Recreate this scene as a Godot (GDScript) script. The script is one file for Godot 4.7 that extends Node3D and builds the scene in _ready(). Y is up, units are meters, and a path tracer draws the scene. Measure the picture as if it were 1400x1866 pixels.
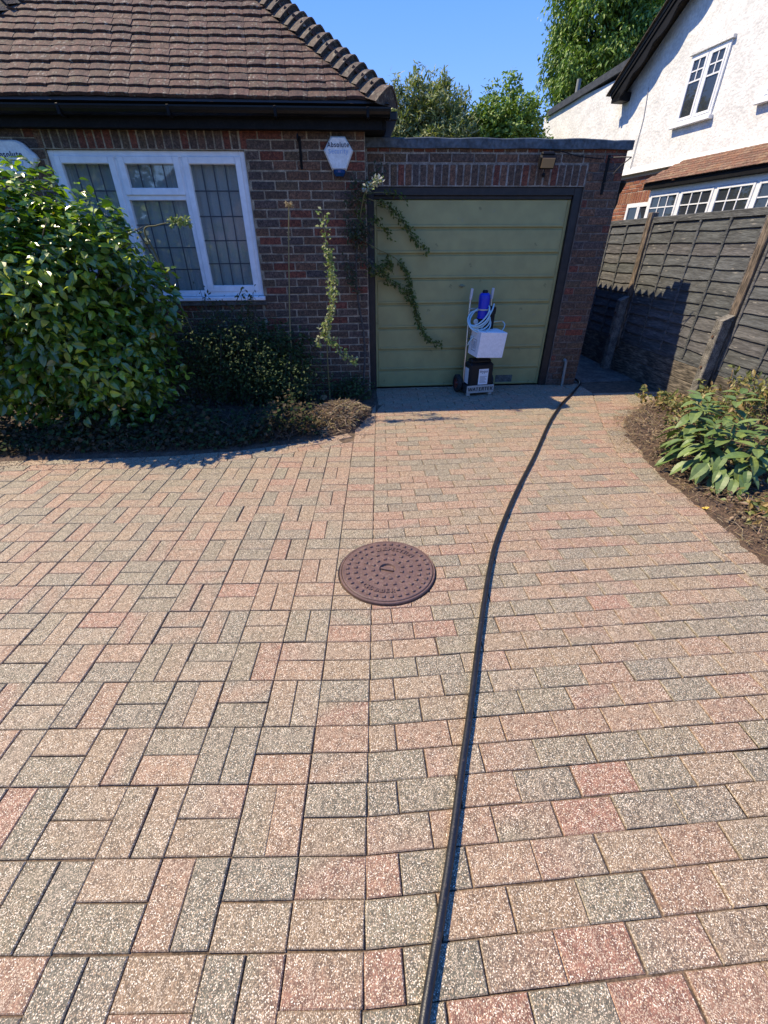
extends Node3D

var rng := RandomNumberGenerator.new()
var mats := {}
var texs := {}
var cam: Camera3D
var used := {}

# ---------------------------------------------------------------- mesh collector
class MB:
	var v := PackedVector3Array()
	var n := PackedVector3Array()
	var c := PackedColorArray()
	var uv := PackedVector2Array()
	var ix := PackedInt32Array()
	var col := Color.WHITE
	var made: ArrayMesh = null

	func cached() -> ArrayMesh:      # one mesh shared by all its copies
		if made == null:
			made = mesh()
		return made

	func vert(p: Vector3, nn: Vector3, k: Color, t := Vector2.ZERO) -> int:
		v.append(p); n.append(nn); c.append(k); uv.append(t)
		return v.size() - 1

	# points of a flat convex face; it is turned so that it faces `out`
	func face(pts: Array, out: Vector3, cols := []) -> void:
		var a: Vector3 = pts[0]
		var nn := Vector3.ZERO
		for i in range(1, pts.size() - 1):
			nn += (pts[i] - a).cross(pts[i + 1] - a)
		if nn.length_squared() < 1e-18:
			return
		nn = nn.normalized()
		var flip := nn.dot(out) < 0.0
		if flip:
			nn = -nn
		var b := v.size()
		for i in pts.size():
			vert(pts[i], nn, cols[i] if cols.size() else col)
		for i in range(1, pts.size() - 1):
			if flip:
				ix.append_array([b, b + i, b + i + 1])
			else:
				ix.append_array([b, b + i + 1, b + i])

	func box(x: Transform3D, s: Vector3, e := 0.0) -> void:
		var h := s * 0.5
		if e <= 0.0:
			for k in 3:
				for sg in [-1.0, 1.0]:
					var o := Vector3.ZERO
					o[k] = sg
					var pts := []
					for q in [[-1, -1], [1, -1], [1, 1], [-1, 1]]:
						var p := Vector3.ZERO
						p[k] = sg * h[k]
						p[(k + 1) % 3] = q[0] * h[(k + 1) % 3]
						p[(k + 2) % 3] = q[1] * h[(k + 2) % 3]
						pts.append(x * p)
					face(pts, x.basis * o)
			return
		for k in 3:
			var i := (k + 1) % 3
			var j := (k + 2) % 3
			for sg in [-1.0, 1.0]:
				var o := Vector3.ZERO
				o[k] = sg
				var pts := []
				for q in [[-1, -1], [1, -1], [1, 1], [-1, 1]]:
					var p := Vector3.ZERO
					p[k] = sg * h[k]; p[i] = q[0] * (h[i] - e); p[j] = q[1] * (h[j] - e)
					pts.append(x * p)
				face(pts, x.basis * o)
				for sj in [-1.0, 1.0]:      # edge between face k,sg and face i,sj
					var a1 := Vector3.ZERO
					a1[k] = sg * h[k]; a1[i] = sj * (h[i] - e)
					var a2 := Vector3.ZERO
					a2[k] = sg * (h[k] - e); a2[i] = sj * h[i]
					var up := Vector3.ZERO
					up[j] = h[j] - e
					var oo := Vector3.ZERO
					oo[k] = sg; oo[i] = sj
					face([x * (a1 + up), x * (a2 + up), x * (a2 - up), x * (a1 - up)], x.basis * oo)
		for sx in [-1.0, 1.0]:
			for sy in [-1.0, 1.0]:
				for sz in [-1.0, 1.0]:
					face([x * Vector3(sx * h.x, sy * (h.y - e), sz * (h.z - e)), x * Vector3(sx * (h.x - e), sy * h.y, sz * (h.z - e)), x * Vector3(sx * (h.x - e), sy * (h.y - e), sz * h.z)], x.basis * Vector3(sx, sy, sz))

	func bx(x0: float, x1: float, y0: float, y1: float, z0: float, z1: float, e := 0.0) -> void:
		box(Transform3D(Basis(), Vector3(x0 + x1, y0 + y1, z0 + z1) * 0.5), Vector3(absf(x1 - x0), absf(y1 - y0), absf(z1 - z0)), e)

	func tube(path: Array, r0: float, r1: float, sides := 6, caps := true) -> void:
		var m := path.size()
		var side := Vector3.ZERO
		var b := v.size()
		for i in m:
			var d: Vector3 = (path[mini(i + 1, m - 1)] - path[maxi(i - 1, 0)]).normalized()
			if side == Vector3.ZERO:
				side = d.cross(Vector3(0.31, 0.77, 0.55)).normalized()
			side = (side - d * side.dot(d)).normalized()
			var up := d.cross(side)
			var r := lerpf(r0, r1, float(i) / maxf(1.0, m - 1))
			for s in sides:
				var a := TAU * s / sides
				var nn := side * cos(a) + up * sin(a)
				vert(path[i] + nn * r, nn, col)
		for i in m - 1:
			for s in sides:
				var p := b + i * sides + s
				var q := b + i * sides + (s + 1) % sides
				ix.append_array([p, p + sides, q, q, p + sides, q + sides])
		if caps:
			for e in 2:
				var pts := []
				for s in sides:
					pts.append(v[b + (m - 1 if e else 0) * sides + s])
				var dd: Vector3 = path[m - 1] - path[m - 2] if e else path[0] - path[1]
				face(pts, dd)

	# profile of (radius, height) turned round the y axis of x
	func lathe(x: Transform3D, prof: Array, sides := 20) -> void:
		for i in prof.size() - 1:
			var p: Vector2 = prof[i]
			var q: Vector2 = prof[i + 1]
			var t := q - p
			var nn2 := Vector2(t.y, -t.x).normalized()
			var b := v.size()
			for s in sides + 1:
				var a := TAU * s / sides
				var d := Vector3(cos(a), 0, sin(a))
				var nn := (x.basis * (d * nn2.x + Vector3(0, nn2.y, 0))).normalized()
				vert(x * (d * p.x + Vector3(0, p.y, 0)), nn, col)
				vert(x * (d * q.x + Vector3(0, q.y, 0)), nn, col)
			for s in sides:
				var k := b + s * 2
				ix.append_array([k, k + 2, k + 1, k + 1, k + 2, k + 3])

	func append(o: MB, x: Transform3D) -> void:
		var b := v.size()
		for i in o.v.size():
			v.append(x * o.v[i])
			n.append((x.basis * o.n[i]).normalized())
		c.append_array(o.c)
		uv.append_array(o.uv)
		for i in o.ix:
			ix.append(b + i)

	func mesh() -> ArrayMesh:
		var a := []
		a.resize(Mesh.ARRAY_MAX)
		a[Mesh.ARRAY_VERTEX] = v
		a[Mesh.ARRAY_NORMAL] = n
		a[Mesh.ARRAY_COLOR] = c
		a[Mesh.ARRAY_TEX_UV] = uv
		a[Mesh.ARRAY_INDEX] = ix
		var m := ArrayMesh.new()
		m.add_surface_from_arrays(Mesh.PRIMITIVE_TRIANGLES, a)
		return m

# ---------------------------------------------------------------- nodes
func numbered(called: String) -> String:
	var k: int = used.get(called, 0)
	used[called] = k + 1
	return called if k == 0 else "%s_%03d" % [called, k]

func tag(o: Node, label: String, category: String, group := "") -> void:
	o.set_meta("label", label)
	o.set_meta("category", category)
	if group != "":
		o.set_meta("group", group)

func thing(called: String, label: String, category: String, at := Vector3.ZERO, turn := 0.0, group := "") -> Node3D:
	var o := Node3D.new()
	o.name = numbered(called)
	add_child(o)
	o.position = at
	o.rotation.y = turn
	tag(o, label, category, group)
	return o

func put(called: String, mesh: Mesh, m: Material, parent: Node = null, x := Transform3D()) -> MeshInstance3D:
	var o := MeshInstance3D.new()
	o.mesh = mesh
	o.material_override = m
	o.transform = x
	if parent == null:
		o.name = numbered(called)
		add_child(o)
	else:
		o.name = called
		parent.add_child(o, true)
	return o

func part(called: String, mb: MB, m: Material, parent: Node = null) -> MeshInstance3D:
	return put(called, mb.mesh(), m, parent)

func structure(called: String, mb: MB, m: Material, label := "") -> MeshInstance3D:
	var o := put(called, mb.mesh(), m)
	o.set_meta("kind", "structure")
	if label != "":
		o.set_meta("label", label)
	return o

func stuff(o: Node) -> Node:
	o.set_meta("kind", "stuff")
	return o

func scatter(called: String, mesh: Mesh, m: Material, xs: Array, cols: Array, parent: Node = null) -> MultiMeshInstance3D:
	var mm := MultiMesh.new()
	mm.transform_format = MultiMesh.TRANSFORM_3D
	mm.use_colors = true
	mm.mesh = mesh
	mm.instance_count = xs.size()
	for i in xs.size():
		mm.set_instance_transform(i, xs[i])
		mm.set_instance_color(i, cols[i])
	var o := MultiMeshInstance3D.new()
	o.multimesh = mm
	o.material_override = m
	if parent == null:
		o.name = numbered(called)
		add_child(o)
	else:
		o.name = called
		parent.add_child(o, true)
	o.set_meta("kind", "stuff")
	return o

# ---------------------------------------------------------------- materials
func noise_image(sd: int, freq: float, oct: int, type := FastNoiseLite.TYPE_SIMPLEX_SMOOTH, size := 512) -> Image:
	var f := FastNoiseLite.new()
	f.seed = sd
	f.noise_type = type
	f.frequency = freq
	f.fractal_type = FastNoiseLite.FRACTAL_FBM if oct > 1 else FastNoiseLite.FRACTAL_NONE
	f.fractal_octaves = oct
	if type == FastNoiseLite.TYPE_CELLULAR:
		f.cellular_return_type = FastNoiseLite.RETURN_CELL_VALUE
		f.cellular_jitter = 1.0
	var im := f.get_seamless_image(size, size)
	im.convert(Image.FORMAT_L8)
	return im

# grey texture between lo and hi (sRGB values), product of a fine and a coarse noise
func grain(sd: int, freq: float, lo: float, hi := 1.0, coarse := 0.008) -> ImageTexture:
	var key := "g%d_%f_%f_%f_%f" % [sd, freq, lo, hi, coarse]
	if texs.has(key):
		return texs[key]
	var a := noise_image(sd, freq, 4).get_data()
	var b := noise_image(sd + 7, coarse, 3).get_data()
	var out := PackedByteArray()
	out.resize(a.size())
	for i in a.size():
		out[i] = int(255.0 * lerpf(lo, hi, clampf(0.5 + (a[i] / 255.0 - 0.5) * 1.1 + (b[i] / 255.0 - 0.5) * 0.9, 0.0, 1.0)))
	var t := ImageTexture.create_from_image(Image.create_from_data(512, 512, false, Image.FORMAT_L8, out))
	texs[key] = t
	return t

func bump_tex(sd: int, freq: float, oct := 4, type := FastNoiseLite.TYPE_SIMPLEX_SMOOTH) -> ImageTexture:
	var key := "b%d_%f_%d_%d" % [sd, freq, oct, type]
	if not texs.has(key):
		texs[key] = ImageTexture.create_from_image(noise_image(sd, freq, oct, type))
	return texs[key]

# spots with alpha for the detail layer: cells above `over` become spots of one of the colours
func spots(sd: int, freq: float, over: float, cols: Array, size: int, soft := 0.0) -> ImageTexture:
	var key := "s%d_%f_%f" % [sd, freq, over]
	if texs.has(key):
		return texs[key]
	var a := noise_image(sd, freq, 1, FastNoiseLite.TYPE_CELLULAR, size).get_data()
	var b := noise_image(sd + 3, freq * 0.9, 2, FastNoiseLite.TYPE_SIMPLEX, size).get_data()
	var lut := PackedByteArray()
	for i in 256:
		var k: Color = cols[(i * 7) % cols.size()]
		lut.append_array([int(k.r * 255), int(k.g * 255), int(k.b * 255), int(k.a * 255)])
	var out := PackedByteArray()
	out.resize(a.size() * 4)
	var cut := int(over * 255)
	for i in a.size():
		var q := a[i]
		var o := i * 4
		out[o] = lut[q * 4]
		out[o + 1] = lut[q * 4 + 1]
		out[o + 2] = lut[q * 4 + 2]
		if q > cut and b[i] > 70:
			out[o + 3] = lut[q * 4 + 3] * (b[i] if b[i] < 150 else 150) / 150
	var t := ImageTexture.create_from_image(Image.create_from_data(size, size, false, Image.FORMAT_RGBA8, out))
	texs[key] = t
	return t

# a is the linear base colour
func mat(key: String, a: Color, rough := 0.8, o := {}) -> StandardMaterial3D:
	if mats.has(key):
		return mats[key]
	var m := StandardMaterial3D.new()
	m.resource_name = key
	m.albedo_color = Color(a.r, a.g, a.b).linear_to_srgb()
	m.roughness = rough
	m.metallic = o.get("metal", 0.0)
	m.metallic_specular = o.get("spec", 0.5)
	if o.has("tex") or o.has("bump") or o.has("spots"):
		m.uv1_triplanar = true
		m.uv1_world_triplanar = o.get("world", true)
		var s: float = o.get("scale", 1.0)
		m.uv1_scale = o.get("scale3", Vector3(s, s, s))
	if o.has("tex"):
		m.albedo_texture = o.tex
	if o.has("bump"):
		m.heightmap_enabled = true
		m.heightmap_texture = o.bump
		m.heightmap_scale = o.get("relief", 0.2)
	if o.has("spots"):
		m.detail_enabled = true
		m.detail_albedo = o.spots
		m.detail_uv_layer = BaseMaterial3D.DETAIL_UV_1
		m.detail_blend_mode = BaseMaterial3D.BLEND_MODE_MIX
	if o.get("vc", false):
		m.vertex_color_use_as_albedo = true
	if o.has("back"):
		m.backlight_enabled = true
		m.backlight = Color(o.back.r, o.back.g, o.back.b).linear_to_srgb()
	if o.has("alpha"):
		m.transparency = BaseMaterial3D.TRANSPARENCY_ALPHA
		m.albedo_color.a = o.alpha
	m.cull_mode = BaseMaterial3D.CULL_DISABLED if o.get("two", false) else BaseMaterial3D.CULL_BACK
	mats[key] = m
	return m

# ---------------------------------------------------------------- small geometry
func smooth_path(p: Array, per: int) -> Array:
	var out := []
	for i in p.size() - 1:
		var a: Vector3 = p[maxi(i - 1, 0)]
		var b: Vector3 = p[i]
		var d: Vector3 = p[i + 1]
		var e: Vector3 = p[mini(i + 2, p.size() - 1)]
		for k in per:
			out.append(b.cubic_interpolate(d, a, e, float(k) / per))
	out.append(p[p.size() - 1])
	return out

func rv(s: float) -> Vector3:
	return Vector3(rng.randf_range(-s, s), rng.randf_range(-s, s), rng.randf_range(-s, s))

func jit(c: Color, s: float) -> Color:
	var k := 1.0 + rng.randf_range(-s, s)
	return Color(c.r * k * (1.0 + rng.randf_range(-s, s) * 0.25), c.g * k, c.b * k * (1.0 + rng.randf_range(-s, s) * 0.25))

func pick(a: Array):
	return a[rng.randi() % a.size()]

# a leaf along +z, upper side +y
func leaf_mesh(length: float, width: float, fold: float, curl: float, steps := 3) -> ArrayMesh:
	var m := MB.new()
	var prev := []
	for i in steps + 1:
		var t := float(i) / steps
		var w := width * 0.5 * pow(sin(PI * pow(t, 0.8)), 0.75) if i > 0 and i < steps else 0.0
		var y := -curl * length * t * t
		var row := [Vector3(-w, y + fold * w, length * t), Vector3(0, y, length * t), Vector3(w, y + fold * w, length * t)]
		if i > 0:
			for s in 2:
				m.face([prev[s], prev[s + 1], row[s + 1], row[s]], Vector3.UP)
		prev = row
	return m.mesh()

func leaf_x(at: Vector3, normal: Vector3, along: Vector3, s: float) -> Transform3D:
	var y := normal.normalized()
	var z := (along - y * along.dot(y))
	if z.length() < 0.01:
		z = y.cross(Vector3(0.3, 0.5, 0.8))
	z = z.normalized()
	return Transform3D(Basis(y.cross(z) * s, y * s, z * s), at)

func on_screen(p: Vector3) -> Vector3:      # photo pixels and depth
	var q := cam.transform.affine_inverse() * p
	return Vector3(700.0 + 770.0 * q.x / -q.z, 933.0 - 770.0 * q.y / -q.z, -q.z)

func in_view(p: Vector3) -> bool:
	var q := on_screen(p)
	return q.z > 0.05 and q.x > -60 and q.x < 1460 and q.y > -60 and q.y < 1926

# ================================================================ scene
func _ready() -> void:
	rng.seed = 20240817
	cam = Camera3D.new()
	cam.name = "camera"
	cam.transform = Transform3D(Basis(Vector3.UP, -0.0643) * Basis(Vector3.RIGHT, -0.5626) * Basis(Vector3.BACK, -0.0058), Vector3(0, 1.5485, 0))
	cam.keep_aspect = Camera3D.KEEP_HEIGHT
	cam.fov = rad_to_deg(2.0 * atan(933.0 / 770.0))
	cam.near = 0.05
	cam.far = 600.0
	add_child(cam)
	cam.make_current()

	var env := Environment.new()
	env.background_mode = Environment.BG_SKY
	var sm := ProceduralSkyMaterial.new()
	sm.sky_top_color = Color(0.22, 0.49, 0.92)
	sm.sky_horizon_color = Color(0.68, 0.84, 0.99)
	sm.sky_curve = 0.16
	sm.sky_energy_multiplier = 0.95
	sm.ground_bottom_color = Color(0.32, 0.28, 0.24)
	sm.ground_horizon_color = Color(0.55, 0.60, 0.64)
	sm.sun_angle_max = 12.0
	var sky := Sky.new()
	sky.sky_material = sm
	env.sky = sky
	env.background_energy_multiplier = 1.0
	env.tonemap_mode = Environment.TONE_MAPPER_LINEAR
	env.tonemap_exposure = 1.6
	env.sdfgi_enabled = true
	env.ssao_enabled = true
	env.ssil_enabled = true
	var we := WorldEnvironment.new()
	we.name = "world_environment"
	we.environment = env
	add_child(we)

	var sun := DirectionalLight3D.new()
	sun.name = "sun"
	sun.light_energy = 1.6
	sun.light_color = Color(1.0, 0.93, 0.80)
	sun.light_angular_distance = 0.53
	sun.shadow_enabled = true
	add_child(sun)
	sun.look_at_from_position(Vector3.ZERO, Vector3(0.73, -1.0, 0.19), Vector3.UP)

	ground()
	paving()
	house()
	house_roof()
	garage()
	neighbour()
	fence()
	facing_house()
	trees()
	beds()
	camellia()
	bed_plants()
	climbers()
	right_bed()
	manhole()
	hose()
	alarm_boxes()
	wall_fittings()
	trolley()

# ---------------------------------------------------------------- ground
const SOIL := Color(0.145, 0.092, 0.058)
var left_bed := PackedVector2Array([Vector2(-5.6, -3.50), Vector2(-3.1, -3.55), Vector2(-2.5, -3.545), Vector2(-1.8, -3.535), Vector2(-1.34, -3.58), Vector2(-1.0, -3.625), Vector2(-0.68, -3.71), Vector2(-0.38, -3.80), Vector2(-0.04, -3.97), Vector2(0.02, -4.15), Vector2(0.13, -4.42), Vector2(0.17, -4.60), Vector2(0.19, -5.16), Vector2(-5.6, -5.16)])
var right_bed_edge := [Vector2(2.28, 2.2), Vector2(2.30, -1.4), Vector2(2.31, -1.9), Vector2(2.34, -2.25), Vector2(2.37, -2.6), Vector2(2.39, -2.85), Vector2(2.42, -3.08), Vector2(2.50, -3.3), Vector2(2.56, -3.62), Vector2(2.78, -4.05), Vector2(3.2, -4.45), Vector2(3.76, -4.76)]
var right_inner := [Vector2(2.06, 2.2), Vector2(2.10, -1.4), Vector2(2.13, -1.9), Vector2(2.155, -2.2), Vector2(2.165, -2.6), Vector2(2.19, -2.95), Vector2(2.25, -3.24), Vector2(2.40, -3.66), Vector2(2.455, -3.87), Vector2(2.62, -4.3), Vector2(2.9, -5.0)]

func soil_mat() -> StandardMaterial3D:
	return mat("soil", SOIL, 0.95, {"tex": grain(5, 0.06, 0.45), "bump": bump_tex(6, 0.07), "relief": 0.9, "scale": 2.2, "spots": spots(91, 0.12, 0.86, [Color(0.33, 0.25, 0.18, 0.8), Color(0.22, 0.15, 0.1, 0.8), Color(0.45, 0.38, 0.27, 0.7)], 512)})

func edge_distance(p: Vector2, poly: PackedVector2Array) -> float:
	var best := 1e9
	for i in poly.size():
		var q := Geometry2D.get_closest_point_to_segment(p, poly[i], poly[(i + 1) % poly.size()])
		best = minf(best, p.distance_to(q))
	return best if Geometry2D.is_point_in_polygon(p, poly) else -best

func soil_bed(called: String, poly: PackedVector2Array, x0: float, x1: float, z0: float, z1: float, lift: float, label: String) -> void:
	var nz := FastNoiseLite.new()
	nz.seed = 12
	nz.frequency = 2.6
	nz.fractal_octaves = 4
	var st := 0.05
	var nx := int((x1 - x0) / st)
	var ny := int((z1 - z0) / st)
	var m := MB.new()
	for j in ny + 1:
		for i in nx + 1:
			var p := Vector2(x0 + i * st, z0 + j * st)
			var d := edge_distance(p, poly) + nz.get_noise_2d(p.x * 3.0, p.y * 3.0 + 40.0) * 0.05
			var h := clampf(d * 0.5 + 0.004, -0.035, 0.012 + lift * clampf(d * 2.0, 0.0, 1.0)) + (nz.get_noise_2d(p.x, p.y) * 0.05 if d > 0.02 else 0.0) * clampf(d * 5.0, 0.0, 1.0)
			m.vert(Vector3(p.x, h, p.y), Vector3.UP, Color.WHITE)
	var w := nx + 1
	for j in ny:
		for i in nx:
			var a := j * w + i
			m.ix.append_array([a, a + 1, a + w, a + 1, a + w + 1, a + w])
	for j in range(1, ny):
		for i in range(1, nx):
			var a := j * w + i
			m.n[a] = Vector3(m.v[a - 1].y - m.v[a + 1].y, st * 2.0, m.v[a - w].y - m.v[a + w].y).normalized()
	structure(called, m, soil_mat(), label)

func ground() -> void:
	var m := MB.new()
	m.face([Vector3(-300, -0.06, -300), Vector3(300, -0.06, -300), Vector3(300, -0.06, 300), Vector3(-300, -0.06, 300)], Vector3.UP)
	structure("ground", m, mat("far_ground", Color(0.09, 0.10, 0.05), 0.95, {"tex": grain(3, 0.02, 0.6), "scale": 0.2}), "rough grassy ground round the houses")
	m = MB.new()
	m.bx(2.86, 3.74, -0.05, 0.002, -12.0, -5.47)
	structure("path", m, mat("path_concrete", Color(0.17, 0.145, 0.115), 0.92, {"tex": grain(8, 0.04, 0.6), "bump": bump_tex(9, 0.08), "relief": 0.15, "scale": 1.1}), "worn concrete path between the garage and the fence")
	m = MB.new()
	m.bx(-14.0, 14.0, -0.05, -0.015, 8.5, 14.0)
	structure("road", m, mat("asphalt", Color(0.05, 0.05, 0.052), 0.9, {"tex": grain(8, 0.04, 0.7), "scale": 0.6}), "asphalt road across the end of the driveway")

# ---------------------------------------------------------------- paving
const PITCH := 0.1015
const PHI := 0.0581
var paver_full := []
var paver_half := []
var tints := [Color(0.299, 0.146, 0.095), Color(0.299, 0.159, 0.100), Color(0.299, 0.176, 0.107), Color(0.304, 0.194, 0.115), Color(0.284, 0.197, 0.117), Color(0.268, 0.189, 0.113), Color(0.215, 0.184, 0.117), Color(0.184, 0.166, 0.111), Color(0.200, 0.176, 0.115), Color(0.163, 0.150, 0.104), Color(0.299, 0.182, 0.110)]
var undul := FastNoiseLite.new()

func at_paving(a: float, b: float) -> Vector2:
	return Vector2(-0.0431 + a * cos(PHI) + b * sin(PHI), -0.2225 - b * cos(PHI) + a * sin(PHI))

# a flat block with a chamfered top over a polygon of (x, z)
func block(m: MB, poly: PackedVector2Array, top: float, bot: float, e: float, cols: Array) -> void:
	var p := poly
	if Geometry2D.is_polygon_clockwise(p):
		p = p.duplicate()
		p.reverse()
	var cnt := p.size()
	var q := PackedVector2Array()
	for i in cnt:
		var d1 := (p[i] - p[(i + cnt - 1) % cnt]).normalized()
		var d2 := (p[(i + 1) % cnt] - p[i]).normalized()
		var n1 := Vector2(-d1.y, d1.x)
		var n2 := Vector2(-d2.y, d2.x)
		q.append(p[i] + (n1 + n2) / maxf(0.5, 1.0 + n1.dot(n2)) * e)
	var k := []
	for i in cnt:
		k.append(cols[i * cols.size() / cnt])
	var b := m.v.size()
	for i in cnt:
		m.vert(Vector3(q[i].x, top, q[i].y), Vector3.UP, k[i])
	var tr := Geometry2D.triangulate_polygon(q)
	if tr.size() == 0:
		q = p.duplicate()
		for i in cnt:
			m.v[b + i] = Vector3(q[i].x, top, q[i].y)
		tr = Geometry2D.triangulate_polygon(q)
	for i in range(0, tr.size(), 3):
		var u := q[tr[i + 1]] - q[tr[i]]
		var w := q[tr[i + 2]] - q[tr[i]]
		if u.x * w.y - u.y * w.x > 0.0:      # from above (y up, z towards the viewer) this turns clockwise
			m.ix.append_array([b + tr[i], b + tr[i + 1], b + tr[i + 2]])
		else:
			m.ix.append_array([b + tr[i], b + tr[i + 2], b + tr[i + 1]])
	for i in cnt:
		var j := (i + 1) % cnt
		var o2 := (p[j] - p[i]).normalized()
		var o := Vector3(o2.y, 0, -o2.x)
		m.face([Vector3(q[i].x, top, q[i].y), Vector3(q[j].x, top, q[j].y), Vector3(p[j].x, top - e, p[j].y), Vector3(p[i].x, top - e, p[i].y)], o + Vector3.UP, [k[i], k[j], k[j], k[i]])
		m.face([Vector3(p[i].x, top - e, p[i].y), Vector3(p[j].x, top - e, p[j].y), Vector3(p[j].x, bot, p[j].y), Vector3(p[i].x, bot, p[i].y)], o, [k[i], k[j], k[j], k[i]])

func paver_cols() -> Array:
	var a: Color = jit(pick(tints), 0.10)
	var b: Color = a if rng.randf() < 0.35 else jit(pick(tints), 0.10)
	var out := []
	for i in 4:
		out.append(a.lerp(b, clampf(rng.randf_range(-0.4, 1.1), 0.0, 1.0)))
	return out

func rect2(x: float, z: float, w: float, d: float) -> PackedVector2Array:
	return PackedVector2Array([Vector2(x - w / 2, z - d / 2), Vector2(x + w / 2, z - d / 2), Vector2(x + w / 2, z + d / 2), Vector2(x - w / 2, z + d / 2)])

func paver_mat() -> StandardMaterial3D:
	var chips := spots(21, 0.16, 0.56, [Color(0.82, 0.75, 0.63, 0.85), Color(0.74, 0.65, 0.53, 0.7), Color(0.96, 0.92, 0.83, 1.0), Color(0.70, 0.57, 0.46, 0.6), Color(0.92, 0.85, 0.73, 0.95), Color(0.30, 0.25, 0.20, 0.6), Color(0.80, 0.69, 0.53, 0.7), Color(0.66, 0.61, 0.52, 0.7)], 1024)
	return mat("paver", Color(1, 1, 1), 0.72, {"vc": true, "tex": grain(31, 0.12, 0.62, 1.0, 0.02), "spots": chips, "bump": bump_tex(33, 0.13, 2), "relief": 0.12, "scale": 2.7})

# entries: {poly} for a cut block or {mesh, x} for a whole one; the 300 nearest in view are parts, the rest one part
func lay(called: String, label: String, entries: Array, sheet: MB) -> void:
	var root := structure(called, sheet, mat("joint_sand", Color(0.17, 0.115, 0.072), 0.95, {"tex": grain(5, 0.06, 0.5), "scale": 3.0}), label)
	var eye := cam.position
	for e in entries:
		var p: Vector3 = e.at
		e.d = p.distance_to(eye) + (0.0 if in_view(p) else 100.0)
	entries.sort_custom(func(a, b): return a.d < b.d)
	var rest := MB.new()
	var cnt := 0
	for e in entries:
		var mb: MB
		var x := Transform3D()
		if e.has("poly"):
			mb = MB.new()
			block(mb, e.poly, 0.0, -0.05, 0.0035, paver_cols())
			x.origin = e.at
		else:
			mb = e.mesh
			x = e.x
		if cnt < 290 and e.d < 50.0:
			if e.has("poly"):
				part("paver", mb, paver_mat(), root).transform = x
			else:
				put("paver", mb.cached(), paver_mat(), root, x)
			cnt += 1
		else:
			rest.append(mb, x)
	if rest.v.size():
		var far := part("outer_pavers", rest, paver_mat(), root)
		stuff(far)

func lie(c: Vector2, turn: float) -> Transform3D:
	var b := Basis(Vector3.UP, turn) * Basis(Vector3(1, 0, 0), rng.randfn(0.0, 0.004)) * Basis(Vector3(0, 0, 1), rng.randfn(0.0, 0.004))
	return Transform3D(b, Vector3(c.x + rng.randfn(0.0, 0.0011), undul.get_noise_2d(c.x, c.y) * 0.004 + rng.randf_range(-0.0014, 0.0014), c.y + rng.randfn(0.0, 0.0011)))

func whole(list: Array, meshes: Array, c: Vector2, turn: float) -> void:
	var x := lie(c, turn)
	list.append({"mesh": pick(meshes), "x": x, "at": x.origin})

# a cut block: poly in world (x, z), kept as a mesh round its own middle
func cut(list: Array, poly: PackedVector2Array) -> void:
	var area := 0.0
	var mid := Vector2.ZERO
	for i in poly.size():
		var j := (i + 1) % poly.size()
		area += poly[i].cross(poly[j])
		mid += poly[i]
	if absf(area) * 0.5 < 0.0007 or poly.size() < 3:
		return
	mid /= poly.size()
	var q := PackedVector2Array()
	for p in poly:
		if q.size() and (p - mid).distance_to(q[q.size() - 1]) < 0.004:
			continue
		q.append(p - mid)
	while q.size() > 3 and q[0].distance_to(q[q.size() - 1]) < 0.004:
		q.remove_at(q.size() - 1)
	if q.size() < 3:
		return
	list.append({"poly": q, "at": Vector3(mid.x, undul.get_noise_2d(mid.x, mid.y) * 0.004, mid.y)})

# put a block of size w by d at c turned by t, cut to the region and round the cover
func lay_block(list: Array, c: Vector2, w: float, d: float, t: float, region: PackedVector2Array, cover: PackedVector2Array) -> void:
	var gap := 0.0035
	var poly := PackedVector2Array()
	for q in [Vector2(-1, -1), Vector2(1, -1), Vector2(1, 1), Vector2(-1, 1)]:
		poly.append(c + Vector2(q.x * (w - gap) / 2, q.y * (d - gap) / 2).rotated(t))
	var inside := 0
	var near := false
	for p in poly:
		if Geometry2D.is_point_in_polygon(p, region):
			inside += 1
		if p.distance_to(Vector2(0.135, -1.83)) < 0.45:
			near = true
	if inside == 0:
		return
	if inside == 4 and not near:
		whole(list, paver_full if maxf(w, d) > 0.15 else paver_half, c, -t + (0.0 if w >= d else PI / 2) + (PI if rng.randf() < 0.5 else 0.0))
		return
	for p in Geometry2D.intersect_polygons(poly, region):
		if near:
			for r in Geometry2D.clip_polygons(p, cover):
				cut(list, r)
		else:
			cut(list, p)

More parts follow.
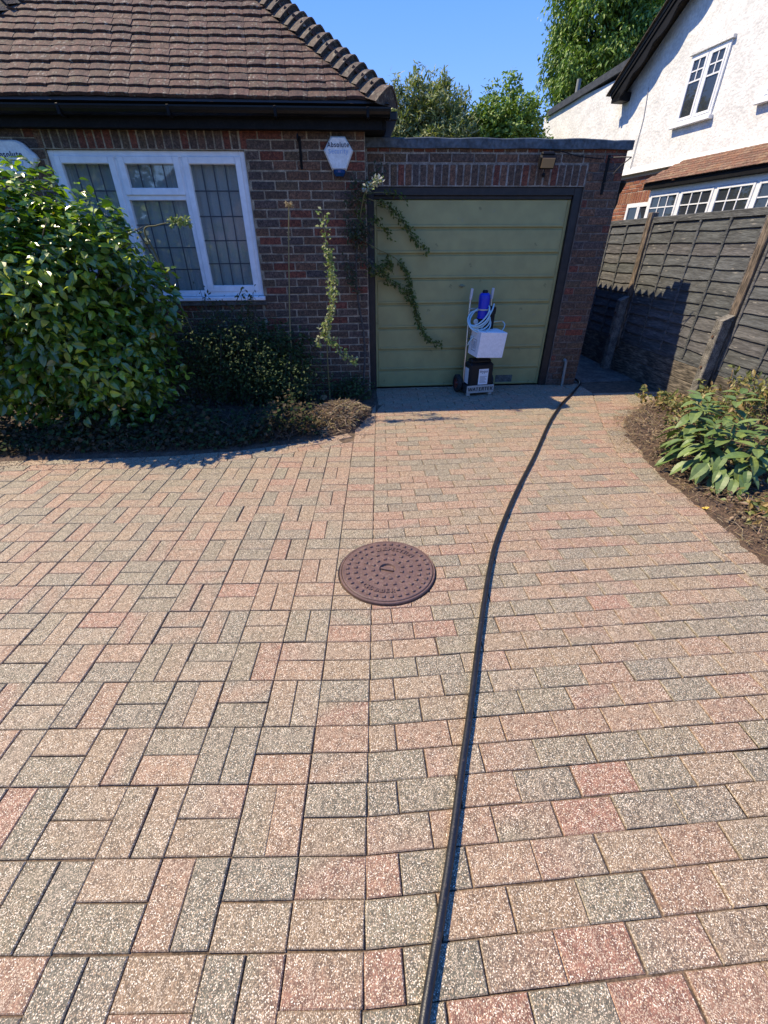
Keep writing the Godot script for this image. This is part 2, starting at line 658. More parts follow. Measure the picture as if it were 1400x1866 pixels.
func paving() -> void:
	undul.seed = 4
	undul.frequency = 0.8
	for i in 44:
		var m := MB.new()
		block(m, rect2(0, 0, 0.1984, 0.0978), 0.0, -0.05, 0.003, paver_cols())
		paver_full.append(m)
	for i in 14:
		var m := MB.new()
		block(m, rect2(0, 0, 0.0978, 0.0978), 0.0, -0.05, 0.003, paver_cols())
		paver_half.append(m)
	var cover := PackedVector2Array()
	for i in 40:
		cover.append(Vector2(0.135, -1.83) + Vector2(0.275, 0).rotated(TAU * i / 40))
	# the soldier course between the two fields
	var list := []
	var reg := PackedVector2Array([at_paving(-0.3, -25 * PITCH), at_paving(0.1, -25 * PITCH), at_paving(0.1, 4.62), at_paving(0.06, 4.7), at_paving(-0.1, 4.3), at_paving(-0.28, 3.95), at_paving(-0.3, 3.9)])
	for i in range(-22, 45):
		lay_block(list, at_paving(-PITCH, (i + 0.5) * PITCH), 2 * PITCH, PITCH, PHI + rng.randfn(0.0, 0.004), reg, cover)
	var sheet := MB.new()
	sheet.face([Vector3(-0.5, -0.0085, 2.3), Vector3(0.32, -0.0085, 2.3), Vector3(0.32, -0.0085, -5.0), Vector3(-0.1, -0.0085, -5.0)], Vector3.UP)
	lay("soldier_course", "single course of block pavers parting the two patterned fields", list, sheet)
	# basketweave field
	list = []
	var inner := [Vector2(-5.6, -3.28), Vector2(-2.92, -3.31), Vector2(-2.2, -3.30), Vector2(-1.76, -3.30), Vector2(-1.3, -3.34), Vector2(-0.98, -3.385), Vector2(-0.64, -3.48), Vector2(-0.36, -3.57), Vector2(-0.02, -3.73)]
	reg = PackedVector2Array(inner)
	reg.append(at_paving(-2 * PITCH, 3.45))
	reg.append(at_paving(-2 * PITCH, -22 * PITCH))
	reg.append(Vector2(-5.6, 2.0))
	for mcol in range(0, 27):
		for nrow in range(-12, 20):
			var c := at_paving(-2 * PITCH * (mcol + 1.5), PITCH * (2 * nrow + 2))
			if c.x < -3.6 and c.y > -1.8:
				continue
			var lying := posmod(mcol + nrow, 2) == 0
			for k in [-0.5, 0.5]:
				var tt := PHI + rng.randfn(0.0, 0.004)
				if lying:
					lay_block(list, c + Vector2(0, k * PITCH).rotated(PHI), 2 * PITCH, PITCH, tt, reg, cover)
				else:
					lay_block(list, c + Vector2(k * PITCH, 0).rotated(PHI), PITCH, 2 * PITCH, tt, reg, cover)
	# two stretcher rows along the curved edge of the bed
	var path := []
	for q in inner:
		path.append(Vector3(q.x, 0, q.y))
	path = smooth_path(path, 12)
	for row in 2:
		var acc := 0.0 if row == 0 else 0.1
		var start := 0
		var pts := []
		for i in path.size():
			var dd: Vector3 = path[mini(i + 1, path.size() - 1)] - path[maxi(i - 1, 0)]
			var nn := Vector2(dd.z, -dd.x).normalized()
			pts.append(Vector2(path[i].x, path[i].z) + nn * (row + 0.5) * 0.103)
		var total := 0.0
		var nextd := 0.1 + row * 0.1
		for i in pts.size() - 1:
			var seg: float = pts[i].distance_to(pts[i + 1])
			while total + seg > nextd:
				var t := (nextd - total) / seg
				var c: Vector2 = pts[i].lerp(pts[i + 1], t)
				var dir: Vector2 = (pts[i + 1] - pts[i]).normalized()
				if c.x > -4.2 and c.x < -0.12:
					whole(list, paver_full, c, -dir.angle())
				nextd += 0.2035
			total += seg
	sheet = MB.new()
	sheet.face([Vector3(-5.6, -0.009, 2.3), Vector3(-0.2, -0.009, 2.3), Vector3(0.1, -0.009, -4.2), Vector3(-5.6, -0.009, -4.2)], Vector3.UP)
	lay("basketweave_paving", "block pavers laid in basketweave pairs on the left of the driveway", list, sheet)
	# stretcher bond field towards the garage
	list = []
	var border := []
	var rows_turn := -0.012
	reg = PackedVector2Array([at_paving(0, -22 * PITCH), at_paving(0, 4.25), at_paving(0.03, 4.42), at_paving(0.10, 4.62), Vector2(0.25, -4.75), Vector2(0.25, -5.42), Vector2(2.86, -5.42), Vector2(3.74, -5.42), Vector2(3.74, -4.80)])
	var redge := right_bed_edge.duplicate()
	redge.reverse()
	var rin := right_inner.duplicate()
	rin.reverse()
	var reg_in := PackedVector2Array([at_paving(0, -22 * PITCH), at_paving(0, 4.25), at_paving(0.03, 4.42), at_paving(0.10, 4.62), Vector2(0.25, -4.75), Vector2(0.25, -5.42), Vector2(2.9, -5.42)])
	for q in rin:
		reg_in.append(q)
	var reg_bd := PackedVector2Array()
	for q in right_inner:
		reg_bd.append(q + Vector2(0.004, 0))
	reg_bd.append_array(PackedVector2Array([Vector2(2.9, -5.42), Vector2(3.74, -5.42)]))
	for q in redge:
		reg_bd.append(q + Vector2(0.01, 0))
	for row in range(-20, 53):
		var o := at_paving(0.0, (row + 0.5) * PITCH)
		var dir := Vector2.RIGHT.rotated(rows_turn + rng.randfn(0.0, 0.0008))
		var x := 0.0
		var first := posmod(row, 2) == 0
		while x < 3.9:
			var w := PITCH if first and x == 0.0 else 2 * PITCH
			var c := o + dir * (x + w / 2)
			lay_block(list, c, w, PITCH, dir.angle() + rng.randfn(0.0, 0.003), reg_in, cover)
			x += w
		# the edge blocks go on in the same rows beyond the joint
		var xs := 0.0
		for i in right_inner.size() - 1:
			var pa: Vector2 = right_inner[i]
			var pb: Vector2 = right_inner[i + 1]
			if (pa.y - o.y) * (pb.y - o.y) <= 0.0:
				xs = lerpf(pa.x, pb.x, (o.y - pa.y) / (pb.y - pa.y))
		if xs > 0.0:
			var bxx := xs
			for k in range(-1, 8):
				var c := Vector2(bxx + PITCH + k * 2 * PITCH, o.y + 0.0)
				lay_block(border, c, 2 * PITCH, PITCH, rows_turn + rng.randfn(0.0, 0.004), reg_bd, cover)
	sheet = MB.new()
	sheet.face([Vector3(-0.2, -0.008, 2.3), Vector3(2.35, -0.008, 2.3), Vector3(2.5, -0.008, -3.4), Vector3(3.76, -0.008, -4.85), Vector3(3.76, -0.008, -5.47), Vector3(0.2, -0.008, -5.47)], Vector3.UP)
	lay("stretcher_paving", "block pavers laid in straight rows leading up to the garage", list, sheet)
	sheet = MB.new()
	sheet.face([Vector3(2.06, -0.0095, 2.2), Vector3(2.3, -0.0095, 2.2), Vector3(2.36, -0.0095, -2.6), Vector3(2.14, -0.0095, -2.6)], Vector3.UP)
	lay("edging_course", "curved edging course of block pavers along the right flower bed", border, sheet)

# ---------------------------------------------------------------- bricks
var brick_meshes := []
var red_meshes := []

func brick_mat() -> StandardMaterial3D:
	return mat("brick", Color(1, 1, 1), 0.88, {"vc": true, "tex": grain(41, 0.05, 0.55, 1.0, 0.02), "bump": bump_tex(42, 0.09), "relief": 0.25, "scale": 2.3, "spots": spots(43, 0.05, 0.93, [Color(0.55, 0.50, 0.44, 0.35), Color(0.20, 0.17, 0.15, 0.5), Color(0.48, 0.40, 0.33, 0.3)], 512)})

func mortar_mat() -> StandardMaterial3D:
	return mat("mortar", Color(0.46, 0.375, 0.26), 0.95, {"tex": grain(44, 0.08, 0.55), "bump": bump_tex(45, 0.12), "relief": 0.2, "scale": 2.5})

func make_bricks() -> void:
	var dark := [Color(0.160, 0.098, 0.065), Color(0.137, 0.090, 0.067), Color(0.183, 0.103, 0.062), Color(0.152, 0.100, 0.073), Color(0.213, 0.109, 0.062), Color(0.122, 0.092, 0.075), Color(0.190, 0.116, 0.067)]
	for i in 22:
		brick_meshes.append(brick_mesh(jit(pick(dark), 0.15)))
	for i in 6:
		red_meshes.append(brick_mesh(jit(Color(0.25, 0.075, 0.045), 0.2)))

func brick_mesh(k: Color) -> MB:
	var m := MB.new()
	m.col = k
	m.box(Transform3D(Basis(), Vector3(0, 0, -0.02)), Vector3(0.215, 0.065, 0.04), 0.005)
	for i in m.v.size():      # hand-made: edges a little out of true
		var p := m.v[i]
		m.v[i] = p + Vector3(sin(p.y * 90.0 + k.r * 900.0) * 0.0015, sin(p.x * 31.0 + k.g * 700.0) * 0.0015, 0)
	return m

# fill [x0, x1] at height y (middle of the course) with bricks; named ones are parts of the wall, others go to `mass`
func course(wall: Node, mass: MB, x0: float, x1: float, y: float, z: float, off: float, red: float, single: bool, size := Vector2(0.225, 0.065), tone := []) -> void:
	var x := x0 - off
	while x < x1:
		var a := maxf(x, x0)
		var b := minf(x + size.x, x1)
		x += size.x
		if b - a < 0.03:
			continue
		var w := b - a - 0.010
		var src: MB = pick(tone) if tone.size() else (pick(red_meshes) if rng.randf() < red else pick(brick_meshes))
		var t := Transform3D(Basis(Vector3.BACK, rng.randfn(0.0, 0.004)).scaled(Vector3(w / 0.215, size.y / 0.065, 1.0)), Vector3((a + b) / 2, y + rng.randf_range(-0.0015, 0.0015), z + rng.randf_range(-0.003, 0.002)))
		if single:
			put("brick", src.cached(), brick_mat(), wall, t)
		else:
			mass.append(src, t)

func soldiers(wall: Node, mass: MB, x0: float, cnt: int, step: float, y0: float, y1: float, z: float, red: float, single := true) -> void:
	for i in cnt:
		var src: MB = pick(red_meshes) if rng.randf() < red else pick(brick_meshes)
		var t := Transform3D(Basis(Vector3.BACK, PI / 2 + rng.randfn(0.0, 0.006)) * Basis.from_scale(Vector3((y1 - y0) / 0.215, (step - 0.014) / 0.065, 1.0)), Vector3(x0 + (i + 0.5) * step, (y0 + y1) / 2, z + rng.randf_range(-0.003, 0.002)))
		if single:
			put("brick", src.cached(), brick_mat(), wall, t)
		else:
			mass.append(src, t)

func upvc() -> StandardMaterial3D:
	return mat("white_upvc", Color(0.80, 0.81, 0.82), 0.32, {"tex": grain(51, 0.02, 0.93), "scale": 1.0})

func glass() -> StandardMaterial3D:
	var m := mat("window_glass", Color(0.55, 0.62, 0.62), 0.02, {"alpha": 0.05, "spec": 0.8})
	return m

func black_paint() -> StandardMaterial3D:
	return mat("black_paint", Color(0.010, 0.010, 0.011), 0.6, {"spec": 0.3, "tex": grain(52, 0.05, 0.6), "scale": 1.5})

# a rectangular frame in the x-y plane, front at z1
func frame(m: MB, x0: float, x1: float, y0: float, y1: float, w: float, z0: float, z1: float, e := 0.004) -> void:
	m.bx(x0, x0 + w, y0, y1, z0, z1, e)
	m.bx(x1 - w, x1, y0, y1, z0, z1, e)
	m.bx(x0 + w, x1 - w, y0, y0 + w, z0, z1 - 0.001, e)
	m.bx(x0 + w, x1 - w, y1 - w, y1, z0, z1 - 0.001, e)

# ---------------------------------------------------------------- house
const WZ := -5.186
const WX0 := -2.735
const WX1 := -0.952
const WY0 := 1.09
const WY1 := 2.305

func house() -> void:
	make_bricks()
	var h := thing("brick_house", "brown brick bungalow with a hipped plain tile roof and white leaded window", "house", Vector3.ZERO)
	house_node = h
	var m := MB.new()
	var b := WZ - 0.005
	m.bx(-4.0, WX0, -0.05, 2.62, b - 0.25, b)
	m.bx(WX1, 0.176, -0.05, 2.62, b - 0.25, b)
	m.bx(WX0, WX1, -0.05, WY0 - 0.04, b - 0.25, b)
	m.bx(WX0, WX1, WY1, 2.62, b - 0.25, b)
	m.bx(-4.0, -3.75, -0.05, 2.62, -9.5, b - 0.25)
	m.bx(-0.074, 0.176, -0.05, 2.62, -9.5, b - 0.25)
	m.bx(-3.75, -0.074, -0.05, 2.62, -9.5, -9.25)
	var wall := part("wall", m, mortar_mat(), h)
	var mass := MB.new()
	var single := 0
	for r in 33:
		var y := 0.0375 + r * 0.075 - 0.02
		var off := 0.1125 if r % 2 else 0.0
		if y + 0.03 > 2.46:
			continue
		var beside := y > WY0 - 0.04 and y < WY1 + 0.01
		course(wall, mass, WX1 + 0.004 if y > WY0 - 0.04 else -0.98, 0.174, y, WZ, off + 0.09, 0.10 if r < 29 else 0.3, y > 0.2)
		var right := WX0 - 0.004 if y > WY0 - 0.04 else -0.98
		course(wall, mass, -4.0, right, y, WZ, off, 0.1, false)
		if beside:
			# short closers beside the window frame are redder
			pass
	soldiers(wall, mass, WX0 - 0.06, 25, 0.0755, WY1 + 0.006, WY1 + 0.135, WZ, 0.25)
	if mass.v.size():
		stuff(part("hidden_bricks", mass, brick_mat(), wall))
	# fascia, soffit and gutter
	m = MB.new()
	m.bx(-4.12, 0.33, 2.435, 2.575, -5.115, -5.09, 0.003)
	part("fascia", m, black_paint(), h)
	m = MB.new()
	m.bx(-4.1, 0.30, 2.44, 2.455, WZ - 0.1, -5.116)
	part("soffit", m, black_paint(), h)
	m = MB.new()
	var prof := []
	for i in 9:
		var a := PI * i / 8.0
		prof.append(Vector2(cos(a) * 0.056, -sin(a) * 0.056))
	for i in 8:
		var p: Vector2 = prof[i]
		var q: Vector2 = prof[i + 1]
		m.face([Vector3(-4.2, 2.558 + p.y, -5.03 + p.x), Vector3(0.40, 2.563 + p.y, -5.03 + p.x), Vector3(0.40, 2.563 + q.y, -5.03 + q.x), Vector3(-4.2, 2.558 + q.y, -5.03 + q.x)], Vector3(0, p.y + q.y, p.x + q.x))
		m.face([Vector3(-4.2, 2.561 + p.y * 0.93, -5.03 + p.x * 0.93), Vector3(0.40, 2.566 + p.y * 0.93, -5.03 + p.x * 0.93), Vector3(0.40, 2.566 + q.y * 0.93, -5.03 + q.x * 0.93), Vector3(-4.2, 2.561 + q.y * 0.93, -5.03 + q.x * 0.93)], -Vector3(0, p.y + q.y, p.x + q.x))
	m.bx(-4.2, 0.40, 2.556, 2.568, -4.978, -4.970)
	m.bx(0.395, 0.403, 2.50, 2.568, -5.086, -4.972)
	# side gutter turns the corner over the garage
	m.bx(0.36, 0.47, 2.50, 2.566, -8.0, -5.09, 0.01)
	var gut := part("gutter", m, mat("black_gutter", Color(0.010, 0.010, 0.011), 0.3, {"spec": 0.36, "tex": grain(52, 0.05, 0.7), "scale": 1.5}), h)
	m = MB.new()
	for x in [-3.3, -2.4, -1.5, -0.6, 0.2]:
		m.bx(x - 0.012, x + 0.012, 2.495, 2.57, -5.09, -4.967, 0.004)
	part("gutter_bracket", m, black_paint(), gut)
	m = MB.new()
	m.bx(0.176, 0.37, 2.44, 2.575, -8.0, -5.12)
	part("side_fascia", m, black_paint(), h)
	house_window(h)
	# the room behind the window
	m = MB.new()
	m.bx(-3.749, -0.075, 2.40, 2.439, -9.24, -5.45)
	m.bx(-3.749, -0.075, 0.0, 0.02, -9.24, -5.45)
	part("room_lining", m, mat("room_paint", Color(0.30, 0.29, 0.26), 0.9), h)
	m = MB.new()
	for s in [[-2.70, -2.55], [-1.72, -1.58]]:
		curtain(m, s[0], s[1], 1.05, 2.28, -5.36, 5)
	part("curtain", m, mat("curtain_cloth", Color(0.34, 0.34, 0.30), 0.9, {"two": true, "back": Color(0.3, 0.29, 0.25)}), h)
	m = MB.new()
	curtain(m, -2.70, -0.98, 1.05, 2.28, -5.34, 17)
	part("net_curtain", m, mat("net_cloth", Color(0.42, 0.49, 0.45), 0.9, {"two": true, "alpha": 0.6}), h)
	# upper storey behind the bungalow roof
	m = MB.new()
	m.bx(-7.2, -3.9, -0.05, 6.4, -9.6, -9.3)
	part("upper_wall", m, mat("pale_render", Color(0.55, 0.54, 0.5), 0.9, {"tex": grain(3, 0.05, 0.8), "scale": 1.0}), h)
	var w := Node3D.new()
	w.name = "upper_window"
	h.add_child(w)
	m = MB.new()
	frame(m, -5.6, -4.12, 4.0, 5.3, 0.05, -9.31, -9.26)
	part("frame", m, upvc(), w)
	m = MB.new()
	m.bx(-5.55, -4.17, 4.05, 5.25, -9.297, -9.285)
	part("pane", m, mat("sky_glass", Color(0.05, 0.07, 0.09), 0.03, {"spec": 1.0}), w)
	m = MB.new()
	for i in 11:
		m.bx(-5.46 + i * 0.12, -5.448 + i * 0.12, 4.05, 5.25, -9.284, -9.278)
	for i in 6:
		m.bx(-5.55, -4.17, 4.20 + i * 0.17, 4.212 + i * 0.17, -9.284, -9.279)
	part("lead_bars", m, mat("lead", Color(0.035, 0.036, 0.04), 0.6), w)

var house_node: Node3D

func curtain(m: MB, x0: float, x1: float, y0: float, y1: float, z: float, waves: int) -> void:
	var nn := waves * 8
	for i in nn:
		var a := float(i) / nn
		var c := float(i + 1) / nn
		var za := z + sin(a * waves * TAU) * 0.012
		var zc := z + sin(c * waves * TAU) * 0.012
		m.face([Vector3(lerpf(x0, x1, a), y0, za), Vector3(lerpf(x0, x1, c), y0, zc), Vector3(lerpf(x0, x1, c), y1, zc), Vector3(lerpf(x0, x1, a), y1, za)], Vector3.BACK)

func house_window(h: Node3D) -> void:
	var w := Node3D.new()
	w.name = "window"
	h.add_child(w)
	var zf := WZ - 0.03
	var m := MB.new()
	frame(m, WX0 + 0.002, WX1 - 0.002, WY0 + 0.005, WY1 - 0.002, 0.055, zf - 0.06, zf, 0.005)
	m.bx(-2.165, -2.115, WY0 + 0.06, WY1 - 0.057, zf - 0.06, zf - 0.002, 0.004)
	m.bx(-1.578, -1.528, WY0 + 0.06, WY1 - 0.057, zf - 0.06, zf - 0.002, 0.004)
	m.bx(-2.115, -1.578, 1.930, 1.980, zf - 0.06, zf - 0.003, 0.004)
	part("frame", m, upvc(), w)
	m = MB.new()
	m.bx(WX0 - 0.02, WX1 + 0.015, WY0 - 0.035, WY0 + 0.003, zf - 0.06, zf + 0.075, 0.006)
	part("sill", m, upvc(), w)
	m = MB.new()
	m.bx(WX0 - 0.02, WX1 + 0.02, WY0 - 0.085, WY0 - 0.037, zf - 0.1, zf + 0.055, 0.008)
	part("stone_sill", m, mat("sill_stone", Color(0.16, 0.145, 0.125), 0.9, {"tex": grain(8, 0.06, 0.6), "scale": 2.0}), w)
	# opening sashes and fixed lights: x0, x1, y0, y1, bar positions
	for s in [[-2.68, -2.165, 1.15, 2.25, true, 4, 5], [-2.115, -1.578, 1.98, 2.25, true, 4, 1], [-2.115, -1.578, 1.15, 1.93, false, 4, 4], [-1.528, -1.007, 1.15, 2.25, true, 4, 5]]:
		var x0: float = s[0]
		var x1: float = s[1]
		var y0: float = s[2]
		var y1: float = s[3]
		var wd := 0.05
		var zz := zf + 0.012
		var g := 0.010
		if s[4]:
			m = MB.new()
			frame(m, x0 - 0.012, x1 + 0.012, y0 - 0.012, y1 + 0.012, 0.058, zf - 0.04, zz, 0.006)
			part("sash", m, upvc(), w)
			wd = 0.043
		else:
			wd = 0.004
			g = 0.012
		m = MB.new()
		m.bx(x0 + wd, x1 - wd, y0 + wd, y1 - wd, zf - 0.030, zf - 0.024)
		m.bx(x0 + wd, x1 - wd, y0 + wd, y1 - wd, zf - 0.054, zf - 0.048)
		part("pane", m, glass(), w)
		m = MB.new()
		var gx := (x1 - x0 - 2 * wd) / int(s[5])
		for i in range(1, int(s[5])):
			m.bx(x0 + wd + gx * i - 0.005, x0 + wd + gx * i + 0.005, y0 + wd, y1 - wd, zf - 0.0235, zf - 0.019)
		var gy := (y1 - y0 - 2 * wd) / int(s[6])
		for i in range(1, int(s[6])):
			m.bx(x0 + wd, x1 - wd, y0 + wd + gy * i - 0.005, y0 + wd + gy * i + 0.005, zf - 0.0235, zf - 0.0195)
		part("lead_bars", m, mat("lead", Color(0.035, 0.036, 0.04), 0.6), w)

# ---------------------------------------------------------------- roof
const RP := 0.7243      # pitch, 41.5 degrees
var tile_meshes := []
var eave := Vector3(0.39, 2.61, -5.03)

func tile_mat() -> StandardMaterial3D:
	return mat("roof_tile", Color(1, 1, 1), 0.88, {"vc": true, "tex": grain(61, 0.05, 0.5, 1.0, 0.015), "bump": bump_tex(62, 0.08), "relief": 0.3, "scale": 1.7, "spots": spots(63, 0.06, 0.86, [Color(0.62, 0.60, 0.52, 0.55), Color(0.44, 0.43, 0.30, 0.5), Color(0.72, 0.70, 0.64, 0.6), Color(0.35, 0.33, 0.22, 0.5)], 512)})

# plain tile: tail at z = 0, head at -z, camber across
func tile_mesh(k: Color, w: float, l: float, t: float, camber: float) -> MB:
	var m := MB.new()
	m.col = k
	var sk := rng.randf_range(-0.004, 0.004)
	var rows := [[], [], [], []]
	for i in 4:
		var u := -0.5 + i / 3.0
		var y := camber * (0.25 - u * u) * 4.0
		var wob := rng.randf_range(-0.002, 0.002)
		rows[0].append(Vector3(u * w, y + t, wob + u * sk))
		rows[1].append(Vector3(u * w, y + t - 0.004, wob + 0.003 + u * sk))
		rows[2].append(Vector3(u * w, y, wob + 0.002 + u * sk))
		rows[3].append(Vector3(u * w, y * 0.5 + t, -l))
	for i in 3:
		m.face([rows[3][i], rows[3][i + 1], rows[0][i + 1], rows[0][i]], Vector3.UP)
		m.face([rows[0][i], rows[0][i + 1], rows[1][i + 1], rows[1][i]], Vector3(0, 1, 1))
		m.face([rows[1][i], rows[1][i + 1], rows[2][i + 1], rows[2][i]], Vector3.BACK)
	for i in [0, 3]:
		m.face([rows[0][i], rows[2][i], rows[3][i] - Vector3(0, t, 0), rows[3][i]], Vector3(-1 if i == 0 else 1, 0, 0))
	return m

var tile_cols := [Color(0.133, 0.067, 0.046), Color(0.144, 0.073, 0.047), Color(0.118, 0.062, 0.044), Color(0.150, 0.072, 0.046), Color(0.139, 0.075, 0.048), Color(0.154, 0.082, 0.052), Color(0.110, 0.060, 0.043)]

func house_roof() -> void:
	for i in 26:
		tile_meshes.append(tile_mesh(jit(pick(tile_cols) if i > 0 else Color(0.20, 0.10, 0.068), 0.13), 0.163, 0.19, 0.024, rng.randf_range(0.002, 0.007)))
	var half := 2.195
	var mid := eave.x - half
	var top := eave.y + half * tan(RP)
	var sheet := MB.new()      # boards under the tiles
	var el := Vector3(mid - half, eave.y - 0.012, eave.z + 0.01)
	var er := Vector3(mid + half, eave.y - 0.012, eave.z + 0.01)
	var rf := Vector3(mid, top - 0.02, eave.z - half)
	var rb := Vector3(mid, top - 0.02, -12.0)
	sheet.face([el, er, rf], Vector3(0, 1, 1))
	sheet.face([er, Vector3(er.x, er.y, -12.0), rb, rf], Vector3(1, 1, 0))
	sheet.face([el, Vector3(el.x, el.y, -12.0), rb, rf], Vector3(-1, 1, 0))
	sheet.face([el, er, Vector3(er.x, er.y, -12.0), Vector3(el.x, el.y, -12.0)], Vector3.DOWN)
	var roof := part("roof", sheet, mat("roof_felt", Color(0.05, 0.04, 0.036), 0.95), house_node)
	var mass := MB.new()
	var cnt := 0
	var tilt := Basis(Vector3.RIGHT, RP - 0.11)
	var rows := int(half / cos(RP) / 0.1)
	for r in rows:
		var s := r * 0.1 + 0.015
		var run := s * cos(RP)
		var x0 := mid - half + run
		var x1 := mid + half - run
		var y := eave.y + s * sin(RP)
		var z := eave.z - run
		var x := x0 - (0.083 if r % 2 else 0.0)
		var wave := sin(r * 1.7) * 0.004
		while x < x1:
			var a := maxf(x, x0)
			var b := minf(x + 0.167, x1)
			x += 0.167
			if b - a < 0.02:
				continue
			var src: MB = pick(tile_meshes)
			var cx := (a + b) / 2
			var dip := sin(cx * 2.3 + r * 0.15) * 0.005 + sin(cx * 5.1) * 0.002
			var t := Transform3D(tilt * Basis(Vector3.UP, rng.randfn(0.0, 0.008)) * Basis(Vector3.RIGHT, rng.randfn(0.0, 0.012)) * Basis.from_scale(Vector3((b - a - 0.003) / 0.163, 1, 1)), Vector3(cx, y + dip + wave + 0.004, z + rng.randf_range(-0.003, 0.004)))
			if in_view(t.origin) and cnt < 292:
				put("tile", src.cached(), tile_mat(), roof, t)
				cnt += 1
			else:
				mass.append(src, t)
	# courses on the right slope, seen only along its edge
	var turn := Basis(Vector3.UP, PI / 2)
	for r in 18:
		var s := r * 0.1 + 0.015
		var run := s * cos(RP)
		var z := eave.z - run - 0.08
		while z > -7.0:
			var src: MB = pick(tile_meshes)
			mass.append(src, Transform3D(turn * tilt, Vector3(eave.x - run, eave.y + s * sin(RP), z)))
			z -= 0.167
	stuff(part("upper_tiles", mass, tile_mat(), roof))
	# bonnet hip tiles, one to each course
	var bonnets := []
	for i in 6:
		var m := MB.new()
		m.col = jit(pick([Color(0.15, 0.115, 0.085), Color(0.175, 0.125, 0.09), Color(0.14, 0.11, 0.085)]), 0.14)
		# arched section: wings lie on both slopes, the tail end is filled with mortar
		var sec := []
		for j in 13:
			var u := lerpf(-1.0, 1.0, j / 12.0)
			sec.append(Vector2(u * 0.165, 0.126 * (1.0 - pow(absf(u), 1.5)) - 0.070))
		var tail := []
		for j in 13:
			tail.append(Vector3(sec[j].x, sec[j].y - 0.012, -0.006))
			if j > 0:
				var o := Vector3(sec[j].x + sec[j - 1].x, 0.2, 0)
				var p0 := Vector3(sec[j - 1].x, sec[j - 1].y, 0)
				var p1 := Vector3(sec[j].x, sec[j].y, 0)
				var h0 := Vector3(sec[j - 1].x * 0.75, sec[j - 1].y * 0.75 - 0.045, -0.26)
				var h1 := Vector3(sec[j].x * 0.75, sec[j].y * 0.75 - 0.045, -0.26)
				m.face([p0, p1, h1, h0], o)
				m.face([p0, p1, p1 - Vector3(0, 0.014, 0), p0 - Vector3(0, 0.014, 0)], Vector3.BACK)
		m.col = Color(0.10, 0.085, 0.075)
		m.face(tail, Vector3.BACK)
		bonnets.append(m)
	for sd in [1.0, -1.0]:
		for r in rows:
			var s := r * 0.1 + 0.02
			var run := s * cos(RP)
			var at := Vector3(mid + sd * (half - run + 0.02), eave.y + s * sin(RP) + 0.036, eave.z - run + 0.02)
			var along := Vector3(-sd, tan(RP), -1.0).normalized()
			along = (along - Vector3.UP * 0.16).normalized()
			var side := along.cross(Vector3.UP).normalized()
			var up := side.cross(along)
			var t := Transform3D(Basis(side, up, -along), at + rv(0.004))
			t.basis = t.basis * Basis(Vector3.UP, rng.randfn(0.0, 0.03))
			if in_view(at):
				put("hip_tile", pick(bonnets).cached(), tile_mat(), roof, t)

# ---------------------------------------------------------------- garage
const GZ := -5.38

